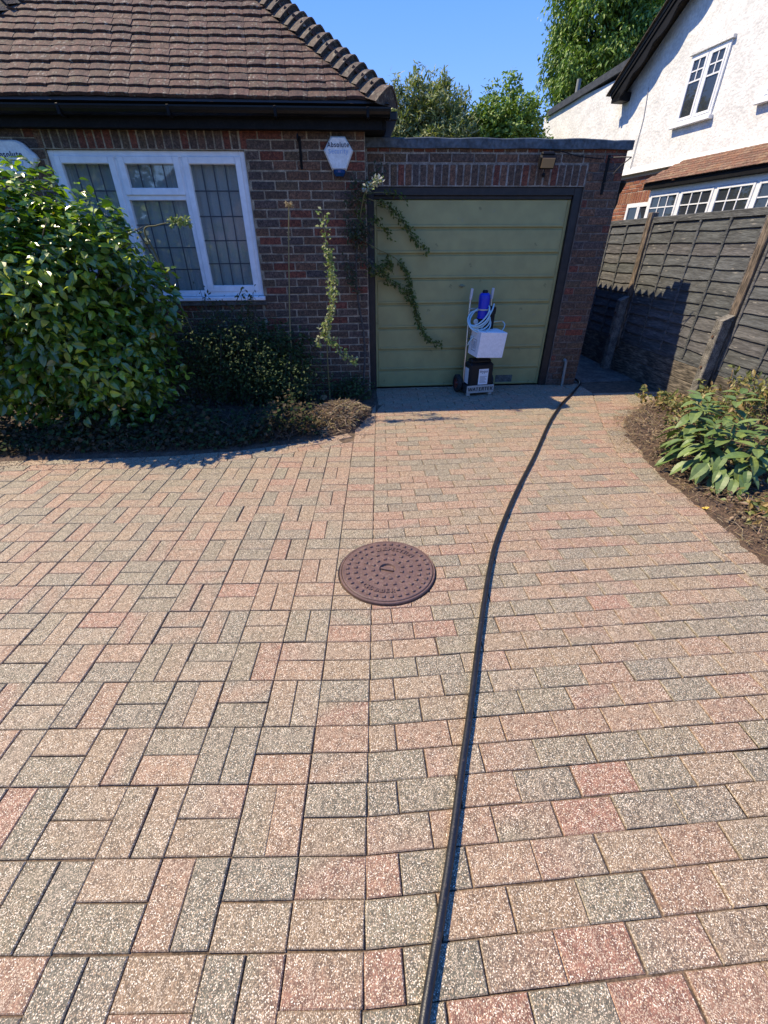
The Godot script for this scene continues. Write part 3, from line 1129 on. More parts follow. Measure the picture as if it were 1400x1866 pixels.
func garage() -> void:
	var g := thing("brick_garage", "flat roofed brick garage with an olive green door and dark frame", "garage")
	var m := MB.new()
	var b := GZ - 0.005
	m.bx(0.176, 0.19, -0.05, 2.352, b - 0.22, b)
	m.bx(2.46, 2.838, -0.05, 2.352, b - 0.22, b)
	m.bx(2.618, 2.838, -0.05, 2.12, -10.5, b - 0.22)
	m.bx(0.18, 2.618, -0.05, 2.12, -10.5, -10.28)
	m.bx(0.18, 0.30, -0.05, 2.12, -10.28, b - 0.23)
	var wall := part("wall", m, mat("garage_mortar", Color(0.21, 0.17, 0.135), 0.95, {"tex": grain(44, 0.08, 0.55), "bump": bump_tex(45, 0.12), "relief": 0.2, "scale": 2.5}), g)
	m = MB.new()
	m.bx(0.1905, 2.4595, 2.057, 2.352, b - 0.22, b)
	var lintel := part("lintel", m, mat("lintel_mortar", Color(0.40, 0.36, 0.30), 0.95, {"tex": grain(44, 0.08, 0.5), "bump": bump_tex(45, 0.12), "relief": 0.2, "scale": 2.5}), g)
	var mass := MB.new()
	for r in 30:
		var y := 0.0375 + r * 0.075
		if y > 2.23:
			break
		course(wall, mass, 2.464, 2.842, y, GZ, [0.0, 0.1125, 0.06][r % 3] + 0.05, 0.06, true)
	soldiers(lintel, mass, 0.20, 30, 0.0752, 2.066, 2.232, GZ, 0.33)
	course(lintel, mass, 0.195, 2.842, 2.283, GZ, 0.05, 0.22, true)
	course(lintel, mass, 0.195, 2.842, 2.343, GZ - 0.002, 0.0, 0.5, true, Vector2(0.115, 0.03))
	for r in 28:      # flank towards the path
		var y := 0.0375 + r * 0.075
		if y > 2.1:
			break
		var z := GZ - 0.005 - (0.1125 if r % 2 else 0.225)
		while z > -7.4:
			mass.append(pick(brick_meshes), Transform3D(Basis(Vector3.UP, PI / 2), Vector3(2.842, y, z)))
			z -= 0.225
	stuff(part("side_bricks", mass, brick_mat(), wall))
	# lead-grey roofing felt turned over the parapet
	m = MB.new()
	var segs := 26
	for i in segs:
		var xa := 0.178 + (2.872 - 0.178) * i / segs
		var xb := 0.178 + (2.872 - 0.178) * (i + 1) / segs
		var ya := 2.434 + sin(i * 1.3) * 0.004 - (0.010 if i > segs - 3 else 0.0)
		var yb := 2.434 + sin((i + 1) * 1.3) * 0.004 - (0.010 if i + 1 > segs - 3 else 0.0)
		var la := 2.354 + sin(i * 0.9) * 0.003
		var lb := 2.354 + sin((i + 1) * 0.9) * 0.003
		var zf := GZ + 0.028
		m.face([Vector3(xa, la, zf), Vector3(xb, lb, zf), Vector3(xb, yb - 0.008, zf), Vector3(xa, ya - 0.008, zf)], Vector3.BACK)
		m.face([Vector3(xa, ya - 0.008, zf), Vector3(xb, yb - 0.008, zf), Vector3(xb, yb, zf - 0.01), Vector3(xa, ya, zf - 0.01)], Vector3(0, 1, 1))
		m.face([Vector3(xa, ya, zf - 0.01), Vector3(xb, yb, zf - 0.01), Vector3(xb, yb, GZ - 0.26), Vector3(xa, ya, GZ - 0.26)], Vector3.UP)
		m.face([Vector3(xa, la, zf), Vector3(xb, lb, zf), Vector3(xb, lb, GZ - 0.005), Vector3(xa, la, GZ - 0.005)], Vector3.DOWN)
	m.face([Vector3(2.872, 2.354, GZ + 0.028), Vector3(2.872, 2.426, GZ + 0.028), Vector3(2.872, 2.426, GZ - 0.26), Vector3(2.872, 2.354, GZ - 0.26)], Vector3.RIGHT)
	m.face([Vector3(0.178, 2.354, GZ - 0.26), Vector3(2.872, 2.354, GZ - 0.26), Vector3(2.872, 2.43, GZ - 0.26), Vector3(0.178, 2.43, GZ - 0.26)], Vector3.FORWARD)
	m.face([Vector3(2.872, 2.354, GZ + 0.028), Vector3(2.872, 2.354, GZ - 0.26), Vector3(2.80, 2.354, GZ - 0.26), Vector3(2.80, 2.354, GZ + 0.028)], Vector3.DOWN)
	part("coping", m, mat("roofing_felt", Color(0.095, 0.115, 0.13), 0.62, {"tex": grain(71, 0.03, 0.55), "bump": bump_tex(72, 0.03), "relief": 0.3, "scale": 1.2}), g)
	# corrugated roof sheets behind the parapet, their ends along the flank
	m = MB.new()
	var z := GZ - 0.20
	var k := 0
	while z > -10.4:
		var y0 := 2.14 + (0.085 if k % 2 else 0.0)
		var y1 := 2.14 + (0.0 if k % 2 else 0.085)
		m.face([Vector3(0.30, y0 + 0.06, z), Vector3(2.93, y0, z), Vector3(2.93, y1, z - 0.073), Vector3(0.30, y1 + 0.06, z - 0.073)], Vector3.UP)
		m.face([Vector3(2.93, y0, z), Vector3(2.93, y1, z - 0.073), Vector3(2.93, 2.135, z - 0.073), Vector3(2.93, 2.135, z)], Vector3.RIGHT)
		z -= 0.073
		k += 1
	m.face([Vector3(0.30, 2.134, GZ - 0.20), Vector3(2.93, 2.134, GZ - 0.20), Vector3(2.93, 2.134, -10.4), Vector3(0.30, 2.134, -10.4)], Vector3.DOWN)
	part("corrugated_roof", m, mat("cement_sheet", Color(0.25, 0.25, 0.24), 0.9, {"tex": grain(71, 0.03, 0.6), "scale": 1.0}), g)
	# dark timber frame
	m = MB.new()
	var fz := GZ - 0.02
	m.bx(0.19, 0.262, 0.0, 2.056, fz - 0.09, fz, 0.004)
	m.bx(2.372, 2.462, 0.0, 2.056, fz - 0.09, fz, 0.004)
	m.bx(0.262, 2.372, 1.985, 2.056, fz - 0.09, fz - 0.001, 0.004)
	m.bx(0.262, 2.372, 1.955, 1.985, fz - 0.09, fz - 0.025, 0.003)
	part("door_frame", m, mat("dark_brown_paint", Color(0.022, 0.016, 0.014), 0.55, {"tex": grain(73, 0.06, 0.5), "scale": 2.0, "bump": bump_tex(74, 0.06), "relief": 0.1}), g)
	# up-and-over door: sheet with pressed panels
	var dm := mat("olive_paint", Color(0.31, 0.288, 0.115), 0.5, {"tex": grain(75, 0.012, 0.93, 1.0, 0.006), "bump": bump_tex(76, 0.01), "relief": 0.06, "scale": 0.9, "spots": spots(77, 0.07, 0.987, [Color(0.50, 0.50, 0.42, 0.3), Color(0.25, 0.23, 0.14, 0.4)], 512)})
	var dz := GZ - 0.06
	m = MB.new()
	m.bx(0.264, 2.370, 0.012, 1.953, dz - 0.04, dz - 0.012)
	m.bx(0.264, 0.288, 0.012, 1.953, dz - 0.012, dz, 0.003)
	m.bx(2.340, 2.370, 0.012, 1.953, dz - 0.012, dz, 0.003)
	var door := part("door", m, dm, g)
	var ys := [1.953, 1.707, 1.470, 1.227, 0.971, 0.709, 0.466, 0.221, 0.012]
	for i in 8:
		m = MB.new()
		var y1: float = ys[i] - (0.018 if i > 0 else 0.0)
		var y0: float = ys[i + 1]
		m.bx(0.2885, 2.3395, y0, y1, dz - 0.013, dz + 0.001, 0.006)
		m.bx(0.315, 2.315, y0 + 0.004, y0 + 0.03, dz, dz + 0.009, 0.005)
		part("panel", m, dm, door)
	m = MB.new()
	m.bx(1.80, 2.02, 0.02, 0.13, dz + 0.0014, dz + 0.003)
	part("repair_patch", m, mat("patch_metal", Color(0.12, 0.14, 0.13), 0.5, {"tex": grain(71, 0.03, 0.6), "scale": 3.0}), door)
	m = MB.new()
	m.lathe(Transform3D(Basis(Vector3.RIGHT, PI / 2), Vector3(1.262, 1.15, dz + 0.002)), [Vector2(0.02, 0.0), Vector2(0.02, 0.012), Vector2(0.008, 0.016), Vector2(0.0, 0.016)], 12)
	m.bx(1.225, 1.30, 1.145, 1.156, dz + 0.018, dz + 0.028, 0.003)
	part("handle", m, mat("dull_green_metal", Color(0.16, 0.17, 0.09), 0.5), door)
	# black swan-neck rainwater pipe on the flank
	m = MB.new()
	m.tube(smooth_path([Vector3(2.97, 2.02, -5.66), Vector3(2.965, 1.93, -5.66), Vector3(2.93, 1.85, -5.66), Vector3(2.885, 1.80, -5.66), Vector3(2.88, 1.70, -5.66), Vector3(2.88, 0.1, -5.66)], 6), 0.034, 0.034, 12)
	m.lathe(Transform3D(Basis(), Vector3(2.97, 2.02, -5.66)), [Vector2(0.03, 0.0), Vector2(0.045, 0.01), Vector2(0.075, 0.09), Vector2(0.075, 0.11), Vector2(0.068, 0.11), Vector2(0.03, 0.01)], 14)
	part("downpipe", m, black_paint(), g)
	m = MB.new()
	m.bx(2.86, 2.97, 1.99, 2.05, -10.4, -5.62, 0.012)
	part("gutter", m, black_paint(), g)
	m = MB.new()
	m.tube([Vector3(2.652, 0.0, GZ + 0.06), Vector3(2.648, 0.30, GZ + 0.045)], 0.017, 0.017, 10)
	m.tube([Vector3(2.648, 0.30, GZ + 0.045), Vector3(2.648, 0.315, GZ - 0.01)], 0.019, 0.019, 10)
	part("waste_pipe", m, mat("grey_pipe", Color(0.20, 0.21, 0.19), 0.55), g)

# ---------------------------------------------------------------- neighbour's house
func pane_grid(parent: Node3D, x0: float, x1: float, y0: float, y1: float, z: float, cols: int, rows: int, split: float) -> void:
	# a light whose upper part (above split) is divided into small panes
	var m := MB.new()
	frame(m, x0, x1, y0, y1, 0.045, z - 0.05, z, 0.004)
	part("sash", m, upvc(), parent)
	m = MB.new()
	m.bx(x0 + 0.044, x1 - 0.044, y0 + 0.044, y1 - 0.044, z - 0.03, z - 0.024)
	part("pane", m, mat("dim_glass", Color(0.03, 0.035, 0.045), 0.03, {"spec": 0.9}), parent)
	m = MB.new()
	if split > y0 + 0.06:
		m.bx(x0 + 0.044, x1 - 0.044, split - 0.013, split + 0.013, z - 0.0235, z - 0.008)
	for i in range(1, cols):
		var x := lerpf(x0 + 0.045, x1 - 0.045, float(i) / cols)
		m.bx(x - 0.010, x + 0.010, split, y1 - 0.044, z - 0.0235, z - 0.0085)
	for i in range(1, rows):
		var y := lerpf(split, y1 - 0.045, float(i) / rows)
		m.bx(x0 + 0.044, x1 - 0.044, y - 0.010, y + 0.010, z - 0.0235, z - 0.009)
	if m.v.size():
		part("glazing_bars", m, upvc(), parent)

func neighbour() -> void:
	# local x runs along the wall towards the camera, local z out of the wall
	var turn := atan2(-0.988, 0.1537)
	var h := thing("rendered_house", "white rendered house with black bargeboards behind the fence", "house", Vector3(NB.x, 0, NB.z), turn)
	var white := mat("white_render", Color(0.80, 0.80, 0.79), 0.9, {"tex": grain(81, 0.05, 0.84, 1.0, 0.008), "bump": bump_tex(82, 0.06, 6), "relief": 0.65, "scale": 0.5})
	var m := MB.new()
	var top := 4.8
	# gable wall as a prism, x from -0.30 up to 7, ridge at x 3.4
	var gp := [Vector2(-0.42, 3.0), Vector2(7.4, 3.0), Vector2(7.4, 4.7), Vector2(3.5, 7.75), Vector2(-0.42, 4.72)]
	var f := []
	var bk := []
	for q in gp:
		f.append(Vector3(q.x, q.y, 0))
		bk.append(Vector3(q.x, q.y, -0.3))
	m.face(f, Vector3.BACK)
	m.face(bk, Vector3.FORWARD)
	for i in gp.size():
		var j := (i + 1) % gp.size()
		m.face([f[i], f[j], bk[j], bk[i]], Vector3(gp[i].x + gp[j].x - 6.0, gp[i].y + gp[j].y - 9.5, 0))
	m.bx(-4.12, -0.42, 3.0, 4.98, -0.33, -0.03)
	m.bx(-0.42, -0.40, 4.6, 5.3, -0.33, -0.03)
	# the render is kicked out at its foot
	m.face([Vector3(-4.12, 3.12, 0.0), Vector3(7.4, 3.12, 0.0), Vector3(7.4, 2.99, 0.05), Vector3(-4.12, 2.99, 0.05)], Vector3(0, 0.3, 1))
	m.face([Vector3(-4.12, 2.99, 0.05), Vector3(7.4, 2.99, 0.05), Vector3(7.4, 2.99, -0.1), Vector3(-4.12, 2.99, -0.1)], Vector3.DOWN)
	m.bx(-4.4, -4.12, 0.0, 4.9, -8.0, -0.03)
	part("rendered_wall", m, white, h)
	# flat roof part
	m = MB.new()
	m.face([Vector3(-4.2, 4.87, 0.05), Vector3(-0.2, 5.12, 0.05), Vector3(-0.2, 5.28, 0.05), Vector3(-4.2, 5.01, 0.05)], Vector3.BACK)
	m.face([Vector3(-4.2, 5.01, 0.05), Vector3(-0.2, 5.28, 0.05), Vector3(-0.2, 5.28, -7.0), Vector3(-4.2, 5.01, -7.0)], Vector3.UP)
	m.face([Vector3(-4.2, 4.87, 0.05), Vector3(-0.2, 5.12, 0.05), Vector3(-0.2, 5.12, -7.0), Vector3(-4.2, 4.87, -7.0)], Vector3.DOWN)
	m.face([Vector3(-4.2, 4.87, 0.05), Vector3(-4.2, 5.01, 0.05), Vector3(-4.2, 5.01, -7.0), Vector3(-4.2, 4.87, -7.0)], Vector3.LEFT)
	part("flat_roof", m, mat("grey_roof_edge", Color(0.055, 0.06, 0.066), 0.6, {"tex": grain(71, 0.03, 0.6), "scale": 1.0}), h)
	m = MB.new()
	m.tube([Vector3(-3.4, 4.9, -0.4), Vector3(-3.4, 5.55, -0.4)], 0.06, 0.06, 10)
	part("vent_pipe", m, mat("grey_pipe", Color(0.20, 0.21, 0.19), 0.55), h)
	# gable roof with scalloped bargeboard
	var foot := Vector2(-0.62, 4.50)
	var apex := Vector2(3.5, 7.74)
	var dv := (apex - foot).normalized()
	var nv := Vector2(-dv.y, dv.x)
	var len := foot.distance_to(apex)
	m = MB.new()
	for side in 2:
		var fx := func(p: Vector2, z: float): return Vector3(p.x if side == 0 else 7.0 - p.x, p.y, z)
		m.face([fx.call(foot + nv * 0.16, 0.34), fx.call(apex + nv * 0.16, 0.34), fx.call(apex + nv * 0.16, -8.0), fx.call(foot + nv * 0.16, -8.0)], Vector3(nv.x if side == 0 else -nv.x, nv.y, 0))
		m.face([fx.call(foot + nv * 0.10, 0.30), fx.call(apex + nv * 0.10, 0.30), fx.call(apex + nv * 0.10, -8.0), fx.call(foot + nv * 0.10, -8.0)], Vector3(-nv.x if side == 0 else nv.x, -nv.y, 0))
		m.face([fx.call(foot + nv * 0.16, 0.34), fx.call(apex + nv * 0.16, 0.34), fx.call(apex + nv * 0.10, 0.34), fx.call(foot + nv * 0.10, 0.34)], Vector3.BACK)
		m.face([fx.call(foot + nv * 0.16, 0.34), fx.call(foot + nv * 0.10, 0.34), fx.call(foot + nv * 0.10, -8.0), fx.call(foot + nv * 0.16, -8.0)], Vector3.LEFT)
	var gr := part("gable_roof", m, mat("mossy_tile", Color(0.10, 0.075, 0.055), 0.9, {"tex": grain(61, 0.05, 0.5), "scale": 2.0}), h)
	var mm := MB.new()
	var cnt := int(len / 0.105)
	for i in cnt:      # verge tile ends
		var p := foot + dv * (i * 0.105)
		mm.box(Transform3D(Basis(Vector3.BACK, atan2(dv.y, dv.x) + 0.06), Vector3(p.x + nv.x * 0.175, p.y + nv.y * 0.175, 0.33)), Vector3(0.125, 0.016, 0.12))
	stuff(part("verge_tiles", mm, mat("mossy_tile", Color.WHITE), gr))
	m = MB.new()
	var steps := 56
	for i in steps:
		var s0 := len * i / steps
		var s1 := len * (i + 1) / steps
		var w0 := 0.14 + 0.09 * absf(sin(s0 * PI / 0.62))
		var w1 := 0.14 + 0.09 * absf(sin(s1 * PI / 0.62))
		var a := foot + dv * s0
		var b := foot + dv * s1
		var p0 := a + nv * 0.10
		var p1 := b + nv * 0.10
		var q0 := a - nv * (w0 - 0.06)
		var q1 := b - nv * (w1 - 0.06)
		for z in [0.30, 0.26]:
			m.face([Vector3(p0.x, p0.y, z), Vector3(p1.x, p1.y, z), Vector3(q1.x, q1.y, z), Vector3(q0.x, q0.y, z)], Vector3.BACK if z > 0.28 else Vector3.FORWARD)
		m.face([Vector3(q0.x, q0.y, 0.26), Vector3(q1.x, q1.y, 0.26), Vector3(q1.x, q1.y, 0.30), Vector3(q0.x, q0.y, 0.30)], Vector3(-nv.x, -nv.y, 0))
		var r0 := a + nv * 0.03
		var r1 := b + nv * 0.03
		m.face([Vector3(p0.x, p0.y, 0.325), Vector3(p1.x, p1.y, 0.325), Vector3(r1.x, r1.y, 0.325), Vector3(r0.x, r0.y, 0.325)], Vector3.BACK)
		m.face([Vector3(r0.x, r0.y, 0.325), Vector3(r1.x, r1.y, 0.325), Vector3(r1.x, r1.y, 0.30), Vector3(r0.x, r0.y, 0.30)], Vector3(-nv.x, -nv.y, 0))
	m.bx(-0.66, -0.36, 4.44, 4.60, -0.02, 0.30, 0.01)
	part("bargeboard", m, black_paint(), h)
	# upper windows
	for s in [[1.36, 2.26], [3.30, 4.3]]:
		var w := Node3D.new()
		w.name = "upper_window"
		h.add_child(w, true)
		m = MB.new()
		frame(m, s[0], s[1], 3.70, 4.74, 0.05, 0.002, 0.035, 0.004)
		m.bx((s[0] + s[1]) / 2 - 0.03, (s[0] + s[1]) / 2 + 0.03, 3.75, 4.69, 0.002, 0.034, 0.004)
		part("frame", m, upvc(), w)
		m = MB.new()
		m.bx(s[0] - 0.06, s[1] + 0.06, 3.63, 3.70, 0.0, 0.10, 0.008)
		part("sill", m, upvc(), w)
		m = MB.new()
		m.bx(s[0] - 0.04, s[1] + 0.04, 4.742, 4.80, 0.001, 0.07, 0.006)
		part("head", m, white, w)
		var mid: float = (s[0] + s[1]) / 2
		pane_grid(w, s[0] + 0.045, mid - 0.028, 3.745, 4.695, 0.045, 2, 2, 4.33)
		pane_grid(w, mid + 0.028, s[1] - 0.045, 3.745, 4.695, 0.045, 2, 2, 4.33)
	# cable down the wall
	m = MB.new()
	m.tube([Vector3(0.22, 4.55, 0.012), Vector3(0.30, 4.0, 0.012), Vector3(0.26, 3.1, 0.02)], 0.008, 0.008, 5)
	part("cable", m, mat("grey_cable", Color(0.35, 0.35, 0.36), 0.6), h)
	# brick ground floor
	m = MB.new()
	m.bx(-4.12, 7.4, -0.05, 2.988, -0.35, -0.06)
	var wall := part("brick_wall", m, mat("pale_mortar", Color(0.42, 0.36, 0.30), 0.95), h)
	var mass := MB.new()
	var reds := []
	for i in 10:
		reds.append(brick_mesh(jit(pick([Color(0.40, 0.135, 0.065), Color(0.46, 0.17, 0.08), Color(0.36, 0.12, 0.07), Color(0.43, 0.19, 0.10)]), 0.12)))
	for r in 39:
		var y := 0.0375 + r * 0.075
		var off := 0.1125 if r % 2 else 0.0
		var near := y > 1.75
		if y < 2.64 and y > 2.38:
			continue
		course(wall, mass, -1.5, 1.66, y, -0.052, off, 0.0, near and y < 2.98, Vector2(0.225, 0.065), reds)
		course(wall, mass, 1.66, 7.4, y, -0.052, off, 0.0, false, Vector2(0.225, 0.065), reds)
	for i in 42:
		var src: MB = pick(reds)
		var t := Transform3D(Basis(Vector3.BACK, PI / 2) * Basis.from_scale(Vector3(1, 0.98, 1)), Vector3(-1.45 + i * 0.0745, 2.51, -0.052))
		put("brick", src.cached(), brick_mat(), wall, t)
	stuff(part("far_bricks", mass, brick_mat(), wall))
	# low strip window left of the bay
	var lw := Node3D.new()
	lw.name = "strip_window"
	h.add_child(lw, true)
	m = MB.new()
	frame(m, 0.42, 1.70, 1.55, 2.39, 0.05, -0.06, -0.02, 0.004)
	part("frame", m, upvc(), lw)
	for i in 3:
		pane_grid(lw, 0.46 + i * 0.40, 0.855 + i * 0.40, 1.59, 2.35, -0.012, 1, 1, 1.59)
	# bay with a tiled lean-to roof
	var bay := Node3D.new()
	bay.name = "bay"
	h.add_child(bay, true)
	var bz := 0.46
	m = MB.new()
	m.bx(1.74, 6.0, -0.05, 1.40, -0.05, bz - 0.02)
	part("base_wall", m, mat("red_brick_plain", Color(0.38, 0.14, 0.07), 0.9, {"tex": grain(41, 0.05, 0.6), "scale": 2.0}), bay)
	m = MB.new()
	m.bx(1.70, 1.76, 1.40, 2.56, -0.05, bz, 0.004)
	m.bx(1.70, 6.0, 2.46, 2.56, -0.05, bz + 0.002, 0.004)
	m.bx(1.76, 6.0, 1.36, 1.44, -0.05, bz + 0.03, 0.004)
	for x in [2.58, 3.42, 4.26, 5.1]:
		m.bx(x - 0.035, x + 0.035, 1.44, 2.46, bz - 0.07, bz + 0.001, 0.004)
	part("frame", m, upvc(), bay)
	for i in 4:
		pane_grid(bay, 1.765 + i * 0.84, 2.54 + i * 0.84, 1.445, 2.455, bz + 0.012, 3, 2, 2.03)
	m = MB.new()
	m.bx(1.56, 6.1, 2.56, 2.66, -0.05, bz + 0.10, 0.006)
	part("fascia", m, black_paint(), bay)
	var bt := []
	for i in 8:
		bt.append(tile_mesh(jit(pick([Color(0.27, 0.125, 0.075), Color(0.31, 0.15, 0.085), Color(0.24, 0.115, 0.075), Color(0.29, 0.17, 0.11)]), 0.1), 0.165, 0.16, 0.014, 0.003))
	m = MB.new()
	m.face([Vector3(1.56, 2.66, bz + 0.12), Vector3(6.1, 2.66, bz + 0.12), Vector3(6.1, 3.06, -0.03), Vector3(2.05, 3.06, -0.03)], Vector3(0, 1, 1))
	m.face([Vector3(1.56, 2.66, bz + 0.12), Vector3(2.05, 3.06, -0.03), Vector3(1.56, 2.66, -0.03)], Vector3(-1, 1, 0))
	var br := part("roof", m, mat("roof_felt", Color(0.05, 0.04, 0.036), 0.95), bay)
	var pit := atan2(0.40, bz + 0.15)
	var nr := 8
	var tmass := MB.new()
	for r in nr:
		var t0 := float(r) / nr
		var y := lerpf(2.672, 3.05, t0)
		var z := lerpf(bz + 0.14, 0.0, t0)
		var x := 1.54 + 0.49 * t0 - (0.083 if r % 2 else 0.0)
		while x < 6.0:
			var t := Transform3D(Basis(Vector3.RIGHT, pit - 0.09) * Basis(Vector3.UP, rng.randfn(0.0, 0.006)), Vector3(x + 0.083, y + 0.004, z))
			if x < 3.9:
				put("tile", pick(bt).cached(), tile_mat(), br, t)
			else:
				tmass.append(pick(bt), t)
			x += 0.168
	stuff(part("far_tiles", tmass, tile_mat(), br))

var NB := Vector3(6.86, 0, -13.0)

# ---------------------------------------------------------------- fence
func fence() -> void:
	var woods := []
	for i in 5:
		woods.append(mat("fence_wood_%d" % i, jit(Color(0.118, 0.121, 0.124), 0.2), 0.85, {"tex": grain(101 + i, 0.02, 0.62, 1.0, 0.006), "scale3": Vector3(1.5, 5.0, 0.7), "bump": bump_tex(103, 0.05), "relief": 0.35, "spots": spots(105, 0.045, 0.95, [Color(0.62, 0.60, 0.57, 0.6), Color(0.42, 0.40, 0.38, 0.5), Color(0.2, 0.19, 0.18, 0.5)], 512)}))
	var post_wood := mat("post_wood", Color(0.24, 0.185, 0.135), 0.9, {"tex": grain(111, 0.02, 0.4), "scale3": Vector3(5, 0.9, 5), "bump": bump_tex(103, 0.05), "relief": 0.3})
	var conc := mat("spur_concrete", Color(0.27, 0.25, 0.215), 0.95, {"tex": grain(8, 0.06, 0.5), "bump": bump_tex(9, 0.1), "relief": 0.4, "scale": 2.0})
	var gravel := mat("gravel_board_wood", Color(0.22, 0.185, 0.14), 0.92, {"tex": grain(113, 0.02, 0.4), "scale3": Vector3(2, 6, 0.8), "bump": bump_tex(103, 0.05), "relief": 0.3})
	var fx := 3.80
	var labels := ["weathered dark overlap fence panel beside the garage flank, half in shadow", "weathered dark overlap fence panel crossed by the garage's stepped shadow", "weathered dark overlap fence panel in full sun at the right picture edge"]
	var zs := [-8.06, -6.2, -4.34, -2.48]
	for i in 3:
		var z0: float = zs[i] + 0.05
		var z1: float = zs[i + 1] - 0.05
		var p := thing("garden_fence", labels[i], "fence", Vector3(fx, 0, (z0 + z1) / 2), 0.0, "fence panels along the right boundary")
		var hl := (z1 - z0) / 2
		var m := MB.new()
		m.bx(-0.03, 0.045, 1.765, 1.83, -hl, hl, 0.005)
		part("top_rail", m, woods[1], p)
		m = MB.new()
		m.bx(-0.022, 0.03, 0.385, 0.43, -hl, hl, 0.004)
		part("bottom_rail", m, woods[2], p)
		m = MB.new()
		m.bx(-0.022, 0.022, 0.21, 0.383, -hl - 0.04, hl + 0.04, 0.006)
		part("gravel_board", m, gravel, p)
		m = MB.new()
		m.bx(-0.024, 0.022, -0.06, 0.207, -hl - 0.04, hl + 0.04, 0.006)
		part("gravel_board", m, gravel, p)
		for k in 5:
			var z := lerpf(-hl + 0.02, hl - 0.02, k / 4.0)
			m = MB.new()
			m.bx(-0.034, -0.008, 0.43, 1.766, z - 0.016, z + 0.016, 0.004)
			part("batten", m, woods[k], p)
		# overlapping boards with a wavy lower edge
		for k in 12:
			m = MB.new()
			var y0 := 0.42 + k * 0.114
			var ph := rng.randf() * 6.0
			var n := 14
			var amp := rng.randf_range(0.003, 0.011)
			var prev := []
			for j in n + 1:
				var z := lerpf(-hl, hl, float(j) / n)
				var yl := y0 + sin(z * 5.0 + ph) * amp + sin(z * 13.0 + ph * 2.0) * amp * 0.4
				var row := [Vector3(-0.008, minf(y0 + 0.145, 1.765), z), Vector3(-0.026, yl, z), Vector3(-0.014, yl, z), Vector3(0.0, minf(y0 + 0.145, 1.765), z)]
				if j > 0:
					m.face([prev[0], row[0], row[1], prev[1]], Vector3.LEFT)
					m.face([prev[1], row[1], row[2], prev[2]], Vector3.DOWN)
					m.face([prev[2], row[2], row[3], prev[3]], Vector3.RIGHT)
				prev = row
			part("board", m, woods[rng.randi() % 5], p)
	var pl := ["timber fence post with a concrete spur standing in the garage's shadow", "sunlit timber fence post with a pale concrete spur by the right bed"]
	for i in 2:
		var p := thing("fence_post", pl[i], "fence post", Vector3(fx - 0.01, 0, zs[i + 1]), 0.0, "fence posts along the right boundary")
		var m := MB.new()
		m.bx(-0.045, 0.045, 0.30, 1.88, -0.045, 0.045, 0.006)
		part("timber_post", m, post_wood, p)
		m = MB.new()
		var top := 0.95
		m.bx(-0.155, -0.05, -0.1, top - 0.05, -0.05, 0.05, 0.008)
		m.face([Vector3(-0.155, top - 0.051, -0.05), Vector3(-0.155, top - 0.051, 0.05), Vector3(-0.05, top, 0.05), Vector3(-0.05, top, -0.05)], Vector3(-1, 1, 0))
		m.face([Vector3(-0.155, top - 0.051, 0.05), Vector3(-0.05, top, 0.05), Vector3(-0.05, top - 0.051, 0.05)], Vector3.BACK)
		m.face([Vector3(-0.155, top - 0.051, -0.05), Vector3(-0.05, top, -0.05), Vector3(-0.05, top - 0.051, -0.05)], Vector3.FORWARD)
		m.face([Vector3(-0.05, top - 0.06, -0.05), Vector3(-0.05, top - 0.06, 0.05), Vector3(-0.05, top, 0.05), Vector3(-0.05, top, -0.05)], Vector3.RIGHT)
		var spur := part("concrete_spur", m, conc, p)
		for y in [0.45, 0.75]:
			m = MB.new()
			m.lathe(Transform3D(Basis(Vector3.BACK, PI / 2), Vector3(-0.155, y, 0)), [Vector2(0.014, 0.0), Vector2(0.014, 0.01), Vector2(0.0, 0.012)], 8)
			part("bolt", m, mat("rusty_bolt", Color(0.10, 0.055, 0.035), 0.8), spur)

# ---------------------------------------------------------------- house across the road, mirrored in the window
func facing_house() -> void:
	var h := thing("facing_house", "gabled house across the road, mirrored in the leaded window", "house", Vector3(-6.5, 0, 17.0))
	var m := MB.new()
	var gp := [Vector2(-4, 0), Vector2(4, 0), Vector2(4, 3.3), Vector2(0, 6.1), Vector2(-4, 3.3)]
	var f := []
	var b := []
	for q in gp:
		f.append(Vector3(q.x, q.y, 0))
		b.append(Vector3(q.x, q.y, 8))
	m.face(f, Vector3.FORWARD)
	m.face(b, Vector3.BACK)
	for i in 5:
		var j := (i + 1) % 5
		m.face([f[i], f[j], b[j], b[i]], Vector3(gp[i].x + gp[j].x, gp[i].y + gp[j].y - 5.0, 0))
	part("wall", m, mat("facing_render", Color(0.42, 0.33, 0.27), 0.9, {"tex": grain(3, 0.05, 0.8), "scale": 0.6}), h)
	m = MB.new()
	for s in [-1.0, 1.0]:
		m.face([Vector3(s * 4.4, 3.06, -0.4), Vector3(0, 6.25, -0.4), Vector3(0, 6.25, 8.4), Vector3(s * 4.4, 3.06, 8.4)], Vector3(s, 1, 0))
		m.face([Vector3(s * 4.4, 2.94, -0.4), Vector3(0, 6.11, -0.4), Vector3(0, 6.25, -0.4), Vector3(s * 4.4, 3.06, -0.4)], Vector3.FORWARD)
	part("roof", m, mat("facing_tile", Color(0.16, 0.085, 0.06), 0.9, {"tex": grain(61, 0.05, 0.5), "scale": 0.8}), h)
	for x in [-2.0, 2.0]:
		for y in [1.2]:
			m = MB.new()
			frame(m, x - 0.8, x + 0.8, y, y + 1.3, 0.08, -0.05, 0.0)
			var w := part("window", m, upvc(), h)
			m = MB.new()
			m.bx(x - 0.75, x + 0.75, y + 0.05, y + 1.25, -0.03, -0.01)
			part("pane", m, mat("dim_glass", Color(0.03, 0.035, 0.045), 0.03, {"spec": 0.9}), w)

